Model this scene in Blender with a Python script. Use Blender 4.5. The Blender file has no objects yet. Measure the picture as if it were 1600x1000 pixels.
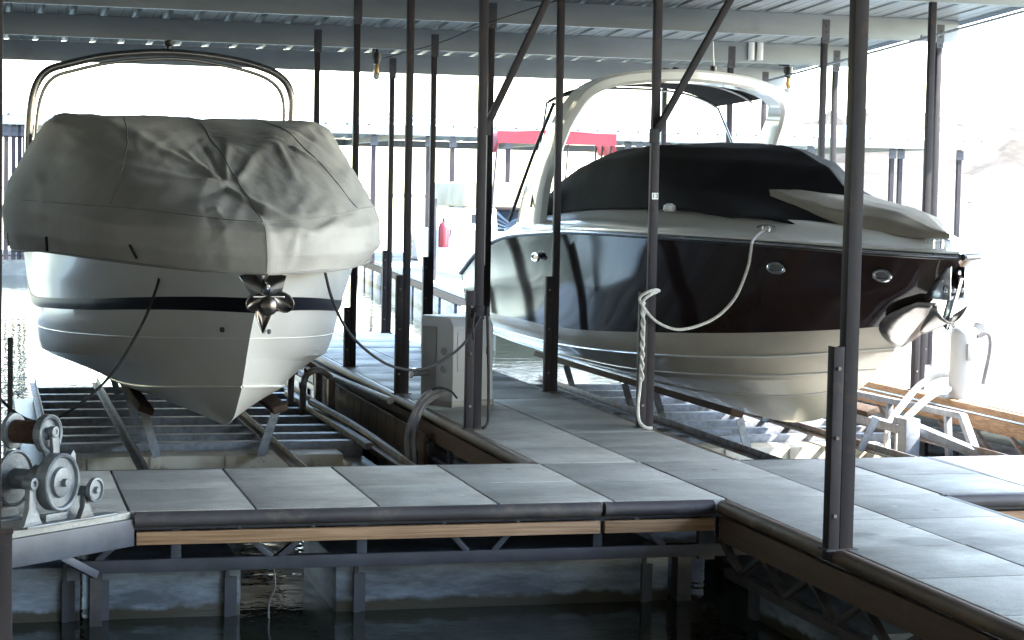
import bpy, bmesh, math, random
from mathutils import Vector, Matrix, noise
R = math.radians
scene = bpy.context.scene
COL = scene.collection
random.seed(7)

# ------------------------------------------------------------------ materials
def _nodes(name):
    m = bpy.data.materials.new(name); m.use_nodes = True
    nt = m.node_tree; b = nt.nodes['Principled BSDF']
    return m, nt, b

def mat(name, col, rough=.5, metal=0., col2=None, scale=3., stretch=(1, 1, 1), detail=6., contrast=(.35, .65),
        bump=0., bscale=None, coat=0., spec=None, rvar=0., dirt=None, dscale=1.2, drange=(.5, .7), rand=0.):
    m, nt, b = _nodes(name)
    N, L = nt.nodes, nt.links
    b.inputs['Roughness'].default_value = rough
    b.inputs['Metallic'].default_value = metal
    b.inputs['Base Color'].default_value = (*col, 1)
    if coat: b.inputs['Coat Weight'].default_value = coat; b.inputs['Coat Roughness'].default_value = .04
    if spec is not None: b.inputs['Specular IOR Level'].default_value = spec
    tc = N.new('ShaderNodeTexCoord'); mp = N.new('ShaderNodeMapping'); mp.inputs['Scale'].default_value = stretch
    L.new(tc.outputs['Object'], mp.inputs['Vector'])
    last = None
    if col2 is not None:
        nz = N.new('ShaderNodeTexNoise'); nz.inputs['Scale'].default_value = scale; nz.inputs['Detail'].default_value = detail
        nz.inputs['Roughness'].default_value = .6
        L.new(mp.outputs[0], nz.inputs['Vector'])
        mr = N.new('ShaderNodeMapRange'); mr.inputs['From Min'].default_value, mr.inputs['From Max'].default_value = contrast
        L.new(nz.outputs['Fac'], mr.inputs['Value'])
        mx = N.new('ShaderNodeMix'); mx.data_type = 'RGBA'
        mx.inputs[6].default_value = (*col, 1); mx.inputs[7].default_value = (*col2, 1)
        L.new(mr.outputs[0], mx.inputs[0]); last = mx.outputs[2]
        if rvar:
            ma = N.new('ShaderNodeMath'); ma.operation = 'MULTIPLY_ADD'; ma.inputs[1].default_value = rvar; ma.inputs[2].default_value = rough
            L.new(mr.outputs[0], ma.inputs[0]); L.new(ma.outputs[0], b.inputs['Roughness'])
    if dirt is not None:
        nz = N.new('ShaderNodeTexNoise'); nz.inputs['Scale'].default_value = dscale; nz.inputs['Detail'].default_value = 8
        nz.inputs['Roughness'].default_value = .7
        L.new(tc.outputs['Object'], nz.inputs['Vector'])
        mr = N.new('ShaderNodeMapRange'); mr.inputs['From Min'].default_value, mr.inputs['From Max'].default_value = drange
        L.new(nz.outputs['Fac'], mr.inputs['Value'])
        mx = N.new('ShaderNodeMix'); mx.data_type = 'RGBA'
        if last: L.new(last, mx.inputs[6])
        else: mx.inputs[6].default_value = (*col, 1)
        mx.inputs[7].default_value = (*dirt, 1)
        L.new(mr.outputs[0], mx.inputs[0]); last = mx.outputs[2]
    if rand:
        oi = N.new('ShaderNodeObjectInfo'); hs = N.new('ShaderNodeHueSaturation')
        ma = N.new('ShaderNodeMath'); ma.operation = 'MULTIPLY_ADD'; ma.inputs[1].default_value = rand; ma.inputs[2].default_value = 1 - rand / 2
        L.new(oi.outputs['Random'], ma.inputs[0]); L.new(ma.outputs[0], hs.inputs['Value'])
        if last: L.new(last, hs.inputs['Color'])
        else: hs.inputs['Color'].default_value = (*col, 1)
        last = hs.outputs[0]
    if last: L.new(last, b.inputs['Base Color'])
    if bump:
        nb = N.new('ShaderNodeTexNoise'); nb.inputs['Scale'].default_value = bscale or scale * 4; nb.inputs['Detail'].default_value = 5
        L.new(mp.outputs[0], nb.inputs['Vector'])
        bp = N.new('ShaderNodeBump'); bp.inputs['Strength'].default_value = bump; bp.inputs['Distance'].default_value = .01
        L.new(nb.outputs['Fac'], bp.inputs['Height']); L.new(bp.outputs[0], b.inputs['Normal'])
    return m

M = {}
M['post'] = mat('dark_brown_painted_steel', (.014, .012, .016), .6, .0, (.026, .021, .026), 5, (1, 1, .3), bump=.15, dirt=(.075, .040, .024), dscale=5, drange=(.55, .72), rand=.35, spec=.3)
M['steel_dark'] = mat('black_weathered_steel', (.03, .03, .036), .5, .3, (.07, .068, .075), 6, bump=.15, dirt=(.09, .05, .03), dscale=4, drange=(.6, .75))
M['truss'] = mat('blue_grey_steel', (.055, .062, .085), .5, .1, (.035, .04, .055), 5, bump=.15, dirt=(.10, .055, .035), dscale=3.5, drange=(.6, .75))
M['galv'] = mat('galvanised_steel', (.29, .31, .35), .5, .2, (.17, .185, .215), 22, contrast=(.3, .7), bump=.1, dirt=(.07, .055, .045), dscale=3, drange=(.52, .75), rand=.3)
M['galv_rust'] = mat('galvanised_steel_rusty', (.22, .22, .23), .55, .2, (.09, .09, .10), 15, bump=.15, dirt=(.14, .075, .045), dscale=4, drange=(.45, .65), rand=.3)
M['roof'] = mat('galvalume_roof_sheet', (.34, .365, .375), .4, .4, (.27, .295, .305), 2.2, (.6, .2, 1), bump=.04, dirt=(.22, .22, .2), dscale=2.2, drange=(.58, .8))
M['purlin'] = mat('galvanised_purlin', (.25, .27, .285), .42, .35, (.19, .21, .22), 2.5, (.25, 1, 1), bump=.04, dirt=(.18, .18, .18), dscale=1.8, drange=(.58, .8))
M['rubber'] = mat('weathered_rubber_bumper', (.032, .030, .038), .55, 0, (.055, .052, .062), 6, (.3, 1, 1), bump=.3, dirt=(.13, .11, .10), dscale=3, drange=(.55, .75))
M['rubber_brown'] = mat('brown_weathered_bumper', (.075, .055, .043), .5, 0, (.15, .11, .08), 5, (1, .3, 1), bump=.35, dirt=(.22, .18, .14), dscale=4, drange=(.56, .75))
M['wood'] = mat('pine_fascia', (.38, .24, .14), .65, 0, (.20, .11, .055), 9, (.22, 1, 10), bump=.25, dirt=(.17, .11, .08), dscale=2.2, drange=(.6, .8))
M['wood_old'] = mat('old_fascia_wood', (.10, .065, .042), .75, 0, (.08, .05, .035), 6, (1, .35, 9), bump=.4, dirt=(.15, .11, .075), dscale=3, drange=(.58, .75))
M['bunk'] = mat('carpeted_bunk_board', (.07, .042, .026), .9, 0, (.04, .026, .018), 9, bump=.4)
M['gel_white'] = mat('cream_gelcoat', (.68, .665, .635), .3, 0, (.64, .625, .595), 1.2, coat=.2, dirt=(.47, .45, .41), dscale=1.4, drange=(.62, .9))
M['gel_right'] = mat('white_gelcoat', (.80, .79, .76), .16, 0, (.77, .76, .72), 1.5, coat=.5, dirt=(.60, .56, .47), dscale=1.4, drange=(.6, .9))
M['gel_bottom'] = mat('cream_bottom_gelcoat', (.62, .57, .47), .2, 0, (.54, .49, .40), 2.5, (1, .4, 1), coat=.4, dirt=(.40, .35, .27), dscale=2.5, drange=(.58, .8))
M['gel_dark'] = mat('maroon_black_gelcoat', (.031, .021, .019), .06, 0, (.020, .012, .013), 1.0, spec=.24, rvar=.03)
M['navy'] = mat('navy_stripe_vinyl', (.004, .005, .010), .4, 0, spec=.15)
M['chrome'] = mat('polished_stainless', (.62, .62, .64), .09, 1., (.5, .5, .52), 14, rvar=.1)
M['alu'] = mat('brushed_aluminium', (.5, .51, .53), .3, .9)
M['black_canvas'] = mat('black_canvas', (.0045, .0045, .006), .9, 0, (.009, .009, .012), 2.0, bump=.35, bscale=120, spec=.2, dirt=(.014, .014, .016), dscale=1.5, drange=(.55, .85))
M['beige_canvas'] = mat('beige_canvas', (.31, .275, .225), .85, 0, (.26, .23, .19), 1.6, bump=.3, bscale=100)
M['grey_canvas'] = mat('grey_boat_cover', (.39, .37, .345), .85, 0, (.33, .315, .295), 1.7, bump=.25, bscale=140, dirt=(.42, .40, .375), dscale=2.6, drange=(.55, .85))
M['seam'] = mat('cover_seam', (.24, .23, .215), .8)
M['rope_black'] = mat('black_rope', (.012, .012, .015), .7, bump=.6, bscale=150)
M['rope_white'] = mat('white_rope', (.70, .68, .64), .8, 0, (.5, .48, .44), 60, bump=.8, bscale=120)
M['hose'] = mat('grey_hose', (.13, .125, .13), .45, 0, (.09, .085, .09), 8)
M['hose_white'] = mat('white_hose', (.72, .70, .66), .45, 0, (.6, .57, .52), 8)
M['plastic'] = mat('pedestal_plastic', (.38, .39, .405), .4, 0, (.33, .34, .35), 2, dirt=(.38, .36, .33), dscale=2.5, drange=(.6, .85))
M['plastic_grey'] = mat('pedestal_grey_plastic', (.20, .195, .19), .45, 0, (.165, .16, .158), 3, dirt=(.2, .19, .17), dscale=4, drange=(.6, .85))
M['cast'] = mat('grey_cast_iron_paint', (.17, .195, .225), .45, .25, (.11, .125, .145), 9, bump=.3, bscale=60, dirt=(.12, .10, .09), dscale=9, drange=(.58, .75))
M['cable_rust'] = mat('rusty_wire_rope', (.10, .055, .035), .8, 0, (.05, .03, .02), 30, bump=1, bscale=80)
M['tank'] = mat('stained_cream_tank', (.60, .56, .46), .6, 0, (.45, .38, .28), 2.5, dirt=(.10, .075, .05), dscale=3, drange=(.55, .7))
M['dull_steel'] = mat('dull_stainless', (.36, .33, .30), .28, 1., (.25, .23, .22), 9)
M['bronze'] = mat('smoked_stainless', (.36, .34, .335), .26, 1., (.27, .25, .25), 5)
M['anchor_metal'] = mat('tarnished_anchor_steel', (.17, .15, .14), .3, 1., (.10, .09, .085), 12)
M['red'] = mat('red_paint', (.18, .008, .014), .4)
M['red_canvas'] = mat('red_canvas', (.20, .010, .022), .8, 0, (.15, .007, .016), 3)
M['tan_canvas'] = mat('tan_canvas', (.42, .36, .25), .85, 0, (.30, .26, .18), 1.5)
M['white'] = mat('white_paint', (.75, .75, .73), .4)
M['black'] = mat('black_plastic', (.012, .012, .013), .4)
M['glass_smoke'] = mat('smoked_windshield', (.03, .035, .04), .08)
M['amber'] = mat('amber_bulb', (.5, .28, .05), .3)
M['far_roof'] = mat('far_roof_sheet', (.62, .66, .68), .4, .2, (.5, .54, .56), .4, (1, .2, 1))

def glass():
    m, nt, b = _nodes('clear_glass')
    b.inputs['Base Color'].default_value = (.95, .95, .95, 1); b.inputs['Roughness'].default_value = .03
    b.inputs['Transmission Weight'].default_value = 1.; b.inputs['IOR'].default_value = 1.2
    return m
M['glass'] = glass()

def concrete():
    m, nt, b = _nodes('weathered_concrete_panel'); N, L = nt.nodes, nt.links
    geo = N.new('ShaderNodeNewGeometry')
    def nz(scale, st=(1, 1, 1), det=6, rough=.6):
        mp = N.new('ShaderNodeMapping'); mp.inputs['Scale'].default_value = st
        L.new(geo.outputs['Position'], mp.inputs['Vector'])
        n = N.new('ShaderNodeTexNoise'); n.inputs['Scale'].default_value = scale; n.inputs['Detail'].default_value = det
        n.inputs['Roughness'].default_value = rough; L.new(mp.outputs[0], n.inputs['Vector']); return n.outputs['Fac']
    def rng(v, a, bb, c=0., d=1.):
        r = N.new('ShaderNodeMapRange'); r.inputs['From Min'].default_value = a; r.inputs['From Max'].default_value = bb
        r.inputs['To Min'].default_value = c; r.inputs['To Max'].default_value = d; L.new(v, r.inputs['Value']); return r.outputs[0]
    def mix(f, c1, c2):
        x = N.new('ShaderNodeMix'); x.data_type = 'RGBA'; L.new(f, x.inputs[0])
        for i, c in ((6, c1), (7, c2)):
            if isinstance(c, tuple): x.inputs[i].default_value = (*c, 1)
            else: L.new(c, x.inputs[i])
        return x.outputs[2]
    c = mix(rng(nz(1.9, (.9, 1.2, 1), 8, .65), .38, .62), (.44, .44, .43), (.30, .305, .295))
    c = mix(rng(nz(9, (1, 1.2, 1), 9, .78), .52, .78, 0, .75), c, (.17, .17, .165))
    c = mix(rng(nz(.9, (1, 1, 1), 9, .7), .5, .60, 0, .55), c, (.17, .17, .16))
    c = mix(rng(nz(3.2, (.6, 1.6, 1), 7), .58, .72, 0, .55), c, (.56, .56, .54))
    c = mix(rng(nz(90, det=2), .35, .75, 0, .5), c, (.20, .195, .185))
    vo = N.new('ShaderNodeTexVoronoi'); vo.inputs['Scale'].default_value = 3.1; L.new(geo.outputs['Position'], vo.inputs['Vector'])
    c = mix(rng(vo.outputs['Distance'], .035, .055, .8, 0), c, (.55, .55, .53))
    vo = N.new('ShaderNodeTexVoronoi'); vo.inputs['Scale'].default_value = 2.3; mp_ = N.new('ShaderNodeMapping'); mp_.inputs['Location'].default_value = (3.3, 1.7, 0); L.new(geo.outputs['Position'], mp_.inputs[0]); L.new(mp_.outputs[0], vo.inputs['Vector'])
    c = mix(rng(vo.outputs['Distance'], .03, .07, .75, 0), c, (.07, .07, .07))
    for (sx, sy, rx, ry) in ((4.30, 8.50, .14, .13), (4.08, 13.15, .22, .2), (4.05, 8.75, .12, .06), (2.2, 10.4, .25, .16)):
        sb = N.new('ShaderNodeVectorMath'); sb.operation = 'SUBTRACT'; sb.inputs[1].default_value = (sx, sy, 0); L.new(geo.outputs['Position'], sb.inputs[0])
        ml = N.new('ShaderNodeVectorMath'); ml.operation = 'MULTIPLY'; ml.inputs[1].default_value = (1 / rx, 1 / ry, 0); L.new(sb.outputs[0], ml.inputs[0])
        ln = N.new('ShaderNodeVectorMath'); ln.operation = 'LENGTH'; L.new(ml.outputs[0], ln.inputs[0])
        c = mix(rng(ln.outputs['Value'], .8, 1.25, .6 if sx > 3 else .25, 0), c, (.10, .105, .105))
    oi = N.new('ShaderNodeObjectInfo'); hs = N.new('ShaderNodeHueSaturation')
    L.new(rng(oi.outputs['Random'], 0, 1, .80, 1.12), hs.inputs['Value']); L.new(c, hs.inputs['Color'])
    L.new(hs.outputs[0], b.inputs['Base Color'])
    b.inputs['Roughness'].default_value = .62
    L.new(rng(nz(2.3), .3, .7, .45, .75), b.inputs['Roughness'])
    bp = N.new('ShaderNodeBump'); bp.inputs['Strength'].default_value = .6; bp.inputs['Distance'].default_value = .006
    L.new(nz(70, det=8, rough=.8), bp.inputs['Height']); L.new(bp.outputs[0], b.inputs['Normal'])
    return m
M['concrete'] = concrete()

def floatmat():
    m, nt, b = _nodes('pontoon_shell'); N, L = nt.nodes, nt.links
    geo = N.new('ShaderNodeNewGeometry'); sp = N.new('ShaderNodeSeparateXYZ'); L.new(geo.outputs['Position'], sp.inputs[0])
    n = N.new('ShaderNodeTexNoise'); n.inputs['Scale'].default_value = 7; n.inputs['Detail'].default_value = 6; L.new(geo.outputs['Position'], n.inputs['Vector'])
    ma = N.new('ShaderNodeMath'); ma.operation = 'MULTIPLY_ADD'; ma.inputs[1].default_value = .10; L.new(n.outputs['Fac'], ma.inputs[0]); L.new(sp.outputs['Z'], ma.inputs[2])
    r = N.new('ShaderNodeMapRange'); r.inputs['From Min'].default_value = -.49; r.inputs['From Max'].default_value = -.465; L.new(ma.outputs[0], r.inputs['Value'])
    n2 = N.new('ShaderNodeTexNoise'); n2.inputs['Scale'].default_value = 3; n2.inputs['Detail'].default_value = 8; n2.inputs['Roughness'].default_value = .7
    mp = N.new('ShaderNodeMapping'); mp.inputs['Scale'].default_value = (.6, .6, 2.4); L.new(geo.outputs['Position'], mp.inputs[0]); L.new(mp.outputs[0], n2.inputs['Vector'])
    r2 = N.new('ShaderNodeMapRange'); r2.inputs['From Min'].default_value = .38; r2.inputs['From Max'].default_value = .62; L.new(n2.outputs['Fac'], r2.inputs['Value'])
    x1 = N.new('ShaderNodeMix'); x1.data_type = 'RGBA'; x1.inputs[6].default_value = (.055, .072, .10, 1); x1.inputs[7].default_value = (.19, .235, .30, 1); L.new(r2.outputs[0], x1.inputs[0])
    x2 = N.new('ShaderNodeMix'); x2.data_type = 'RGBA'; x2.inputs[6].default_value = (.022, .022, .016, 1); L.new(x1.outputs[2], x2.inputs[7]); L.new(r.outputs[0], x2.inputs[0])
    L.new(x2.outputs[2], b.inputs['Base Color']); b.inputs['Roughness'].default_value = .45
    bp = N.new('ShaderNodeBump'); bp.inputs['Strength'].default_value = .3; bp.inputs['Distance'].default_value = .02; L.new(n2.outputs['Fac'], bp.inputs['Height']); L.new(bp.outputs[0], b.inputs['Normal'])
    return m
M['float'] = floatmat()

def watermat():
    m, nt, b = _nodes('lake_water'); N, L = nt.nodes, nt.links
    b.inputs['Base Color'].default_value = (.020, .026, .022, 1); b.inputs['Roughness'].default_value = .03; b.inputs['IOR'].default_value = 1.33
    geo = N.new('ShaderNodeNewGeometry')
    def w(scale, st, amt):
        mp = N.new('ShaderNodeMapping'); mp.inputs['Scale'].default_value = st; L.new(geo.outputs['Position'], mp.inputs[0])
        n = N.new('ShaderNodeTexNoise'); n.inputs['Scale'].default_value = scale; n.inputs['Detail'].default_value = 3; L.new(mp.outputs[0], n.inputs['Vector'])
        bp = N.new('ShaderNodeBump'); bp.inputs['Strength'].default_value = amt; bp.inputs['Distance'].default_value = .05
        L.new(n.outputs['Fac'], bp.inputs['Height']); return bp
    a = w(1.6, (1, 1.3, 1), .18); c = w(7, (1, 1, 1), .07); L.new(a.outputs[0], c.inputs['Normal']); L.new(c.outputs[0], b.inputs['Normal'])
    return m
M['water'] = watermat()

def hillmat():
    m, nt, b = _nodes('dry_rocky_hillside'); N, L = nt.nodes, nt.links
    geo = N.new('ShaderNodeNewGeometry')
    n = N.new('ShaderNodeTexNoise'); n.inputs['Scale'].default_value = .02; n.inputs['Detail'].default_value = 10; n.inputs['Roughness'].default_value = .7
    mp = N.new('ShaderNodeMapping'); mp.inputs['Scale'].default_value = (1, 1, 3); L.new(geo.outputs['Position'], mp.inputs[0]); L.new(mp.outputs[0], n.inputs['Vector'])
    cr = N.new('ShaderNodeValToRGB'); e = cr.color_ramp.elements
    e[0].position = .40; e[0].color = (.022, .017, .011, 1); e[1].position = .56; e[1].color = (.060, .050, .038, 1)
    L.new(n.outputs['Fac'], cr.inputs[0]); L.new(cr.outputs[0], b.inputs['Base Color']); b.inputs['Roughness'].default_value = .95
    return m
M['hill'] = hillmat()
M['bank'] = mat('light_block_scrub', (.10, .085, .055), .95, 0, (.05, .055, .03), .15)  # scrub tone of the added bank that blocks low light

# ------------------------------------------------------------------ scene-graph helpers
def tag(o, label=None, cat=None, group=None, kind=None):
    if label: o['label'] = label
    if cat: o['category'] = cat
    if group: o['group'] = group
    if kind: o['kind'] = kind
    return o

def thing(name, loc, label, cat, group=None):
    o = bpy.data.objects.new(name, None); COL.objects.link(o); o.location = loc; o.empty_display_size = .2
    return tag(o, label, cat, group)

CH = {}
def _origin(p):
    v = Vector((0, 0, 0))
    while p is not None: v += p.location; p = p.parent
    return v

def copy_tree(o, loc, label=None):
    c = o.copy(); COL.objects.link(c); c.location = loc
    if label: c['label'] = label
    for ch in list(CH.get(o.name, [])):
        d = ch.copy(); COL.objects.link(d); d.parent = c; CH.setdefault(c.name, []).append(d)
        for g in list(CH.get(ch.name, [])):
            e = g.copy(); COL.objects.link(e); e.parent = d; CH.setdefault(d.name, []).append(e)
    return c

class MB:
    """collects shapes in world coordinates; build() links them as one mesh object"""
    def __init__(s): s.bm = bmesh.new()
    def box(s, x0, x1, y0, y1, z0, z1):
        v = [s.bm.verts.new(p) for p in ((x0, y0, z0), (x1, y0, z0), (x1, y1, z0), (x0, y1, z0), (x0, y0, z1), (x1, y0, z1), (x1, y1, z1), (x0, y1, z1))]
        for f in ((3, 2, 1, 0), (4, 5, 6, 7), (0, 1, 5, 4), (1, 2, 6, 5), (2, 3, 7, 6), (3, 0, 4, 7)): s.bm.faces.new([v[i] for i in f])
        return s
    def prism(s, prof, p0, p1, up=(0, 0, 1), scale1=1.):
        """extrude a closed 2-D profile (u across, v up) from p0 to p1"""
        p0, p1 = Vector(p0), Vector(p1); d = (p1 - p0).normalized(); up = Vector(up)
        u = d.cross(up).normalized(); w = u.cross(d).normalized()
        a = [s.bm.verts.new(p0 + u * x + w * y) for x, y in prof]; b = [s.bm.verts.new(p1 + u * x * scale1 + w * y * scale1) for x, y in prof]
        n = len(prof)
        for i in range(n):
            j = (i + 1) % n; s.bm.faces.new((a[i], a[j], b[j], b[i]))
        s.bm.faces.new(a[::-1]); s.bm.faces.new(b)
        return s
    def bar(s, p0, p1, w, h, up=(0, 0, 1)):
        return s.prism([(-w / 2, -h / 2), (w / 2, -h / 2), (w / 2, h / 2), (-w / 2, h / 2)], p0, p1, up)
    def cyl(s, p0, p1, r, r1=None, n=20):
        return s.prism([(r * math.cos(2 * math.pi * i / n), r * math.sin(2 * math.pi * i / n)) for i in range(n)], p0, p1,
                       (0, 0, 1) if abs((Vector(p1) - Vector(p0)).normalized().z) < .9 else (0, 1, 0), (r1 / r if r1 is not None else 1.))
    def tube(s, pts, r, n=10, smooth=6, flat=None):
        P = catmull([Vector(p) for p in pts], smooth) if smooth > 1 else [Vector(p) for p in pts]
        rings = []; up = Vector((0, 0, 1)); prev = None
        for i, p in enumerate(P):
            d = (P[min(i + 1, len(P) - 1)] - P[max(i - 1, 0)]).normalized()
            if prev is None:
                u = d.cross(up)
                if u.length < .05: u = d.cross(Vector((0, 1, 0)))
            else: u = prev - d * prev.dot(d)
            u.normalize(); prev = u; w = d.cross(u)
            rings.append([s.bm.verts.new(p + u * r * math.cos(2 * math.pi * k / n) + w * r * math.sin(2 * math.pi * k / n)) for k in range(n)])
        for a, b in zip(rings, rings[1:]):
            for k in range(n): s.bm.faces.new((a[k], a[(k + 1) % n], b[(k + 1) % n], b[k]))
        s.bm.faces.new(rings[0][::-1]); s.bm.faces.new(rings[-1])
        return s
    def lathe(s, c, axis, prof, n=28, caps=True):
        """profile [(distance along axis, radius)] round axis through c"""
        c = Vector(c); a = Vector(axis).normalized(); u = a.cross(Vector((0, 0, 1)))
        if u.length < .05: u = Vector((1, 0, 0))
        u.normalize(); w = a.cross(u); rings = []
        for t, r in prof:
            rings.append([s.bm.verts.new(c + a * t + (u * math.cos(2 * math.pi * k / n) + w * math.sin(2 * math.pi * k / n)) * max(r, 1e-4)) for k in range(n)])
        for p, q in zip(rings, rings[1:]):
            for k in range(n): s.bm.faces.new((p[k], p[(k + 1) % n], q[(k + 1) % n], q[k]))
        s.bm.faces.new(rings[0][::-1]); s.bm.faces.new(rings[-1])
        return s
    def grid(s, rows, close=False):
        V = [[s.bm.verts.new(p) for p in r] for r in rows]
        for a, b in zip(V, V[1:]):
            for k in range(len(a) - 1):
                try: s.bm.faces.new((a[k], a[k + 1], b[k + 1], b[k]))
                except ValueError: pass
        return V
    def face(s, pts): s.bm.faces.new([s.bm.verts.new(p) for p in pts]); return s
    def build(s, name, material, parent=None, bevel=0., angle=32, weld=False, solid=0., recalc=True):
        bm = s.bm
        if weld: bmesh.ops.remove_doubles(bm, verts=bm.verts[:], dist=.0008)
        if recalc: bmesh.ops.recalc_face_normals(bm, faces=bm.faces[:])
        if bevel:
            ed = [e for e in bm.edges if len(e.link_faces) == 2 and e.calc_face_angle(0) > R(40)]
            bmesh.ops.bevel(bm, geom=ed, offset=bevel, segments=2, profile=.6, affect='EDGES', clamp_overlap=True)
        o0 = _origin(parent)
        bmesh.ops.translate(bm, verts=bm.verts[:], vec=-o0)
        for f in bm.faces: f.smooth = True
        for e in bm.edges:
            if len(e.link_faces) == 2 and e.calc_face_angle(0) > R(angle): e.smooth = False
        me = bpy.data.meshes.new(name); bm.to_mesh(me); bm.free()
        me.materials.append(M[material] if isinstance(material, str) else material)
        o = bpy.data.objects.new(name, me); COL.objects.link(o)
        if parent is not None:
            o.parent = parent; CH.setdefault(parent.name, []).append(o)
        if solid:
            md = o.modifiers.new('Solidify', 'SOLIDIFY'); md.thickness = solid; md.offset = -1
        return o

def catmull(P, sub):
    out = []
    for i in range(len(P) - 1):
        a = P[i - 1] if i else P[i] * 2 - P[i + 1]; b, c = P[i], P[i + 1]; d = P[i + 2] if i + 2 < len(P) else P[i + 1] * 2 - P[i]
        for k in range(sub):
            t = k / sub
            out.append(((b * 2) + (c - a) * t + (a * 2 - b * 5 + c * 4 - d) * t * t + (b * 3 - a - c * 3 + d) * t ** 3) * .5)
    out.append(P[-1].copy()); return out

# ------------------------------------------------------------------ camera (fitted to the dock grid; deck level is z = 0)
F = 3100.
cx = Vector((.9666992, -.2551745, .01945824)); cy = Vector((.00283545, -.06534957, -.9978584)); cz = Vector((.25589961, .9646841, -.06244984))
cam = bpy.data.cameras.new('Camera'); co = bpy.data.objects.new('Camera', cam); COL.objects.link(co)
cam.sensor_width = 36; cam.lens = F / 1600 * 36; cam.clip_start = .1; cam.clip_end = 9000
mt = Matrix.Identity(4)
for i in range(3): mt[i][0] = cx[i]; mt[i][1] = -cy[i]; mt[i][2] = -cz[i]
mt[0][3], mt[1][3], mt[2][3] = 0, 0, 1.6
co.matrix_world = mt; scene.camera = co

# ------------------------------------------------------------------ light
S = Vector((.94, -.22, 1.0)).normalized()
el = math.asin(S.z); az = math.atan2(S.x, S.y)
w = bpy.data.worlds.new('World'); scene.world = w; w.use_nodes = True
nt = w.node_tree; bg = nt.nodes['Background']; sky = nt.nodes.new('ShaderNodeTexSky'); sky.sky_type = 'NISHITA'; sky.sun_disc = False
sky.sun_elevation = el; sky.sun_rotation = az; sky.air_density = 1.3; sky.dust_density = 1.0; sky.altitude = 200
nt.links.new(sky.outputs[0], bg.inputs['Color']); bg.inputs['Strength'].default_value = .15
sl = bpy.data.lights.new('Sun', 'SUN'); sl.energy = 3.6; sl.angle = R(.5); sl.color = (1, .95, .87)
so = bpy.data.objects.new('Sun', sl); COL.objects.link(so); so.rotation_euler = S.to_track_quat('Z', 'Y').to_euler(); so.location = (12, 0, 20)
scene.view_settings.view_transform = 'Standard'; scene.view_settings.look = 'None'; scene.view_settings.gamma = 1
scene.view_settings.exposure = 3.75
scene.cycles.max_bounces = 8; scene.cycles.diffuse_bounces = 4; scene.cycles.glossy_bounces = 5
scene.cycles.use_denoising = True
scene.cycles.sample_clamp_indirect = 8

WZ = -.585
# ------------------------------------------------------------------ setting: water, hillside
b = MB(); b.face([(-3000, -300, WZ), (4000, -300, WZ), (4000, 4000, WZ), (-3000, 4000, WZ)])
tag(b.build('water', 'water'), 'dark green lake water, calm under the docks and glaring white beyond', kind='structure')
b = MB(); rows = []
for j in range(46):
    y = 960 + j * 28.; row = []
    for i in range(110):
        x = -700 + i * 24.
        t = (y - 960) / 1200
        g_ = .03 + .97 / (1 + math.exp(-(x - .40 * y) / 30)); h = 85 * t ** .7 * g_
        h += (noise.fractal(Vector((x * .006, y * .006, 3)), 1., 2., 6) * 46 + noise.fractal(Vector((x * .03, y * .03, 9)), 1., 2., 4) * 9) * min(1, t * 5) * g_
        row.append((x, y, WZ - 1 + h))
    rows.append(row)
b.grid(rows); tag(b.build('hillside', 'hill', angle=60), 'pale dry rocky hillside across the lake', kind='structure')

# unseen bank added behind and left of the viewer to keep low light out
b = MB(); rows = []
for j in range(14):
    r_ = 75 + j * 22; row = []
    for i in range(60):
        a_ = R(165 + i * 2.3)
        h = 75 * (j / 13) ** .7 + noise.fractal(Vector((r_ * .02 * math.cos(a_), r_ * .02 * math.sin(a_), 5)), 1., 2., 5) * 10 * min(1, j / 3)
        row.append((r_ * math.cos(a_), r_ * math.sin(a_), WZ - 1 + h))
    rows.append(row)
b.grid(rows); tag(b.build('light_block_bank', 'bank', angle=60), 'scrub covered bank added out of view behind the viewer to block low light', kind='structure')

# ------------------------------------------------------------------ docks
PX = .632
def panels(root, x0, x1, y0, y1, nx, ny):
    g = .006
    for i in range(nx):
        for j in range(ny):
            a, c = x0 + (x1 - x0) * i / nx, x0 + (x1 - x0) * (i + 1) / nx; d, e = y0 + (y1 - y0) * j / ny, y0 + (y1 - y0) * (j + 1) / ny
            m = MB(); q = random.uniform(-.002, .002)
            m.box(a + g, c - g, d + g, e - g, -.06, q)
            m.build('deck_panel', 'concrete', root, bevel=.006)
D_PROF = [(0, -.075), (.02, -.078), (.045, -.072), (.058, -.055), (.06, -.037), (.055, -.018), (.04, -.006), (.02, -.002), (0, -.004)]
def bumper(root, p0, p1, side, m='rubber', ups=0.):
    """rubber fender strip outside a dock edge; side = +1 if outward is to the right of p0->p1"""
    k = MB(); k.prism([(u * side, v + ups) for u, v in D_PROF], p0, p1)
    return k.build('bumper', m, root, angle=40)
def fascia(root, p0, p1, off, z0, z1, m='wood', th=.035, name='fascia_board'):
    k = MB(); p0, p1 = Vector(p0), Vector(p1); u = (p1 - p0).normalized().cross(Vector((0, 0, 1)))
    a, c = p0 + u * off, p1 + u * off; a.z = c.z = (z0 + z1) / 2
    k.bar(a, c, th, z1 - z0); return k.build(name, m, root, bevel=.004)
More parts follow.
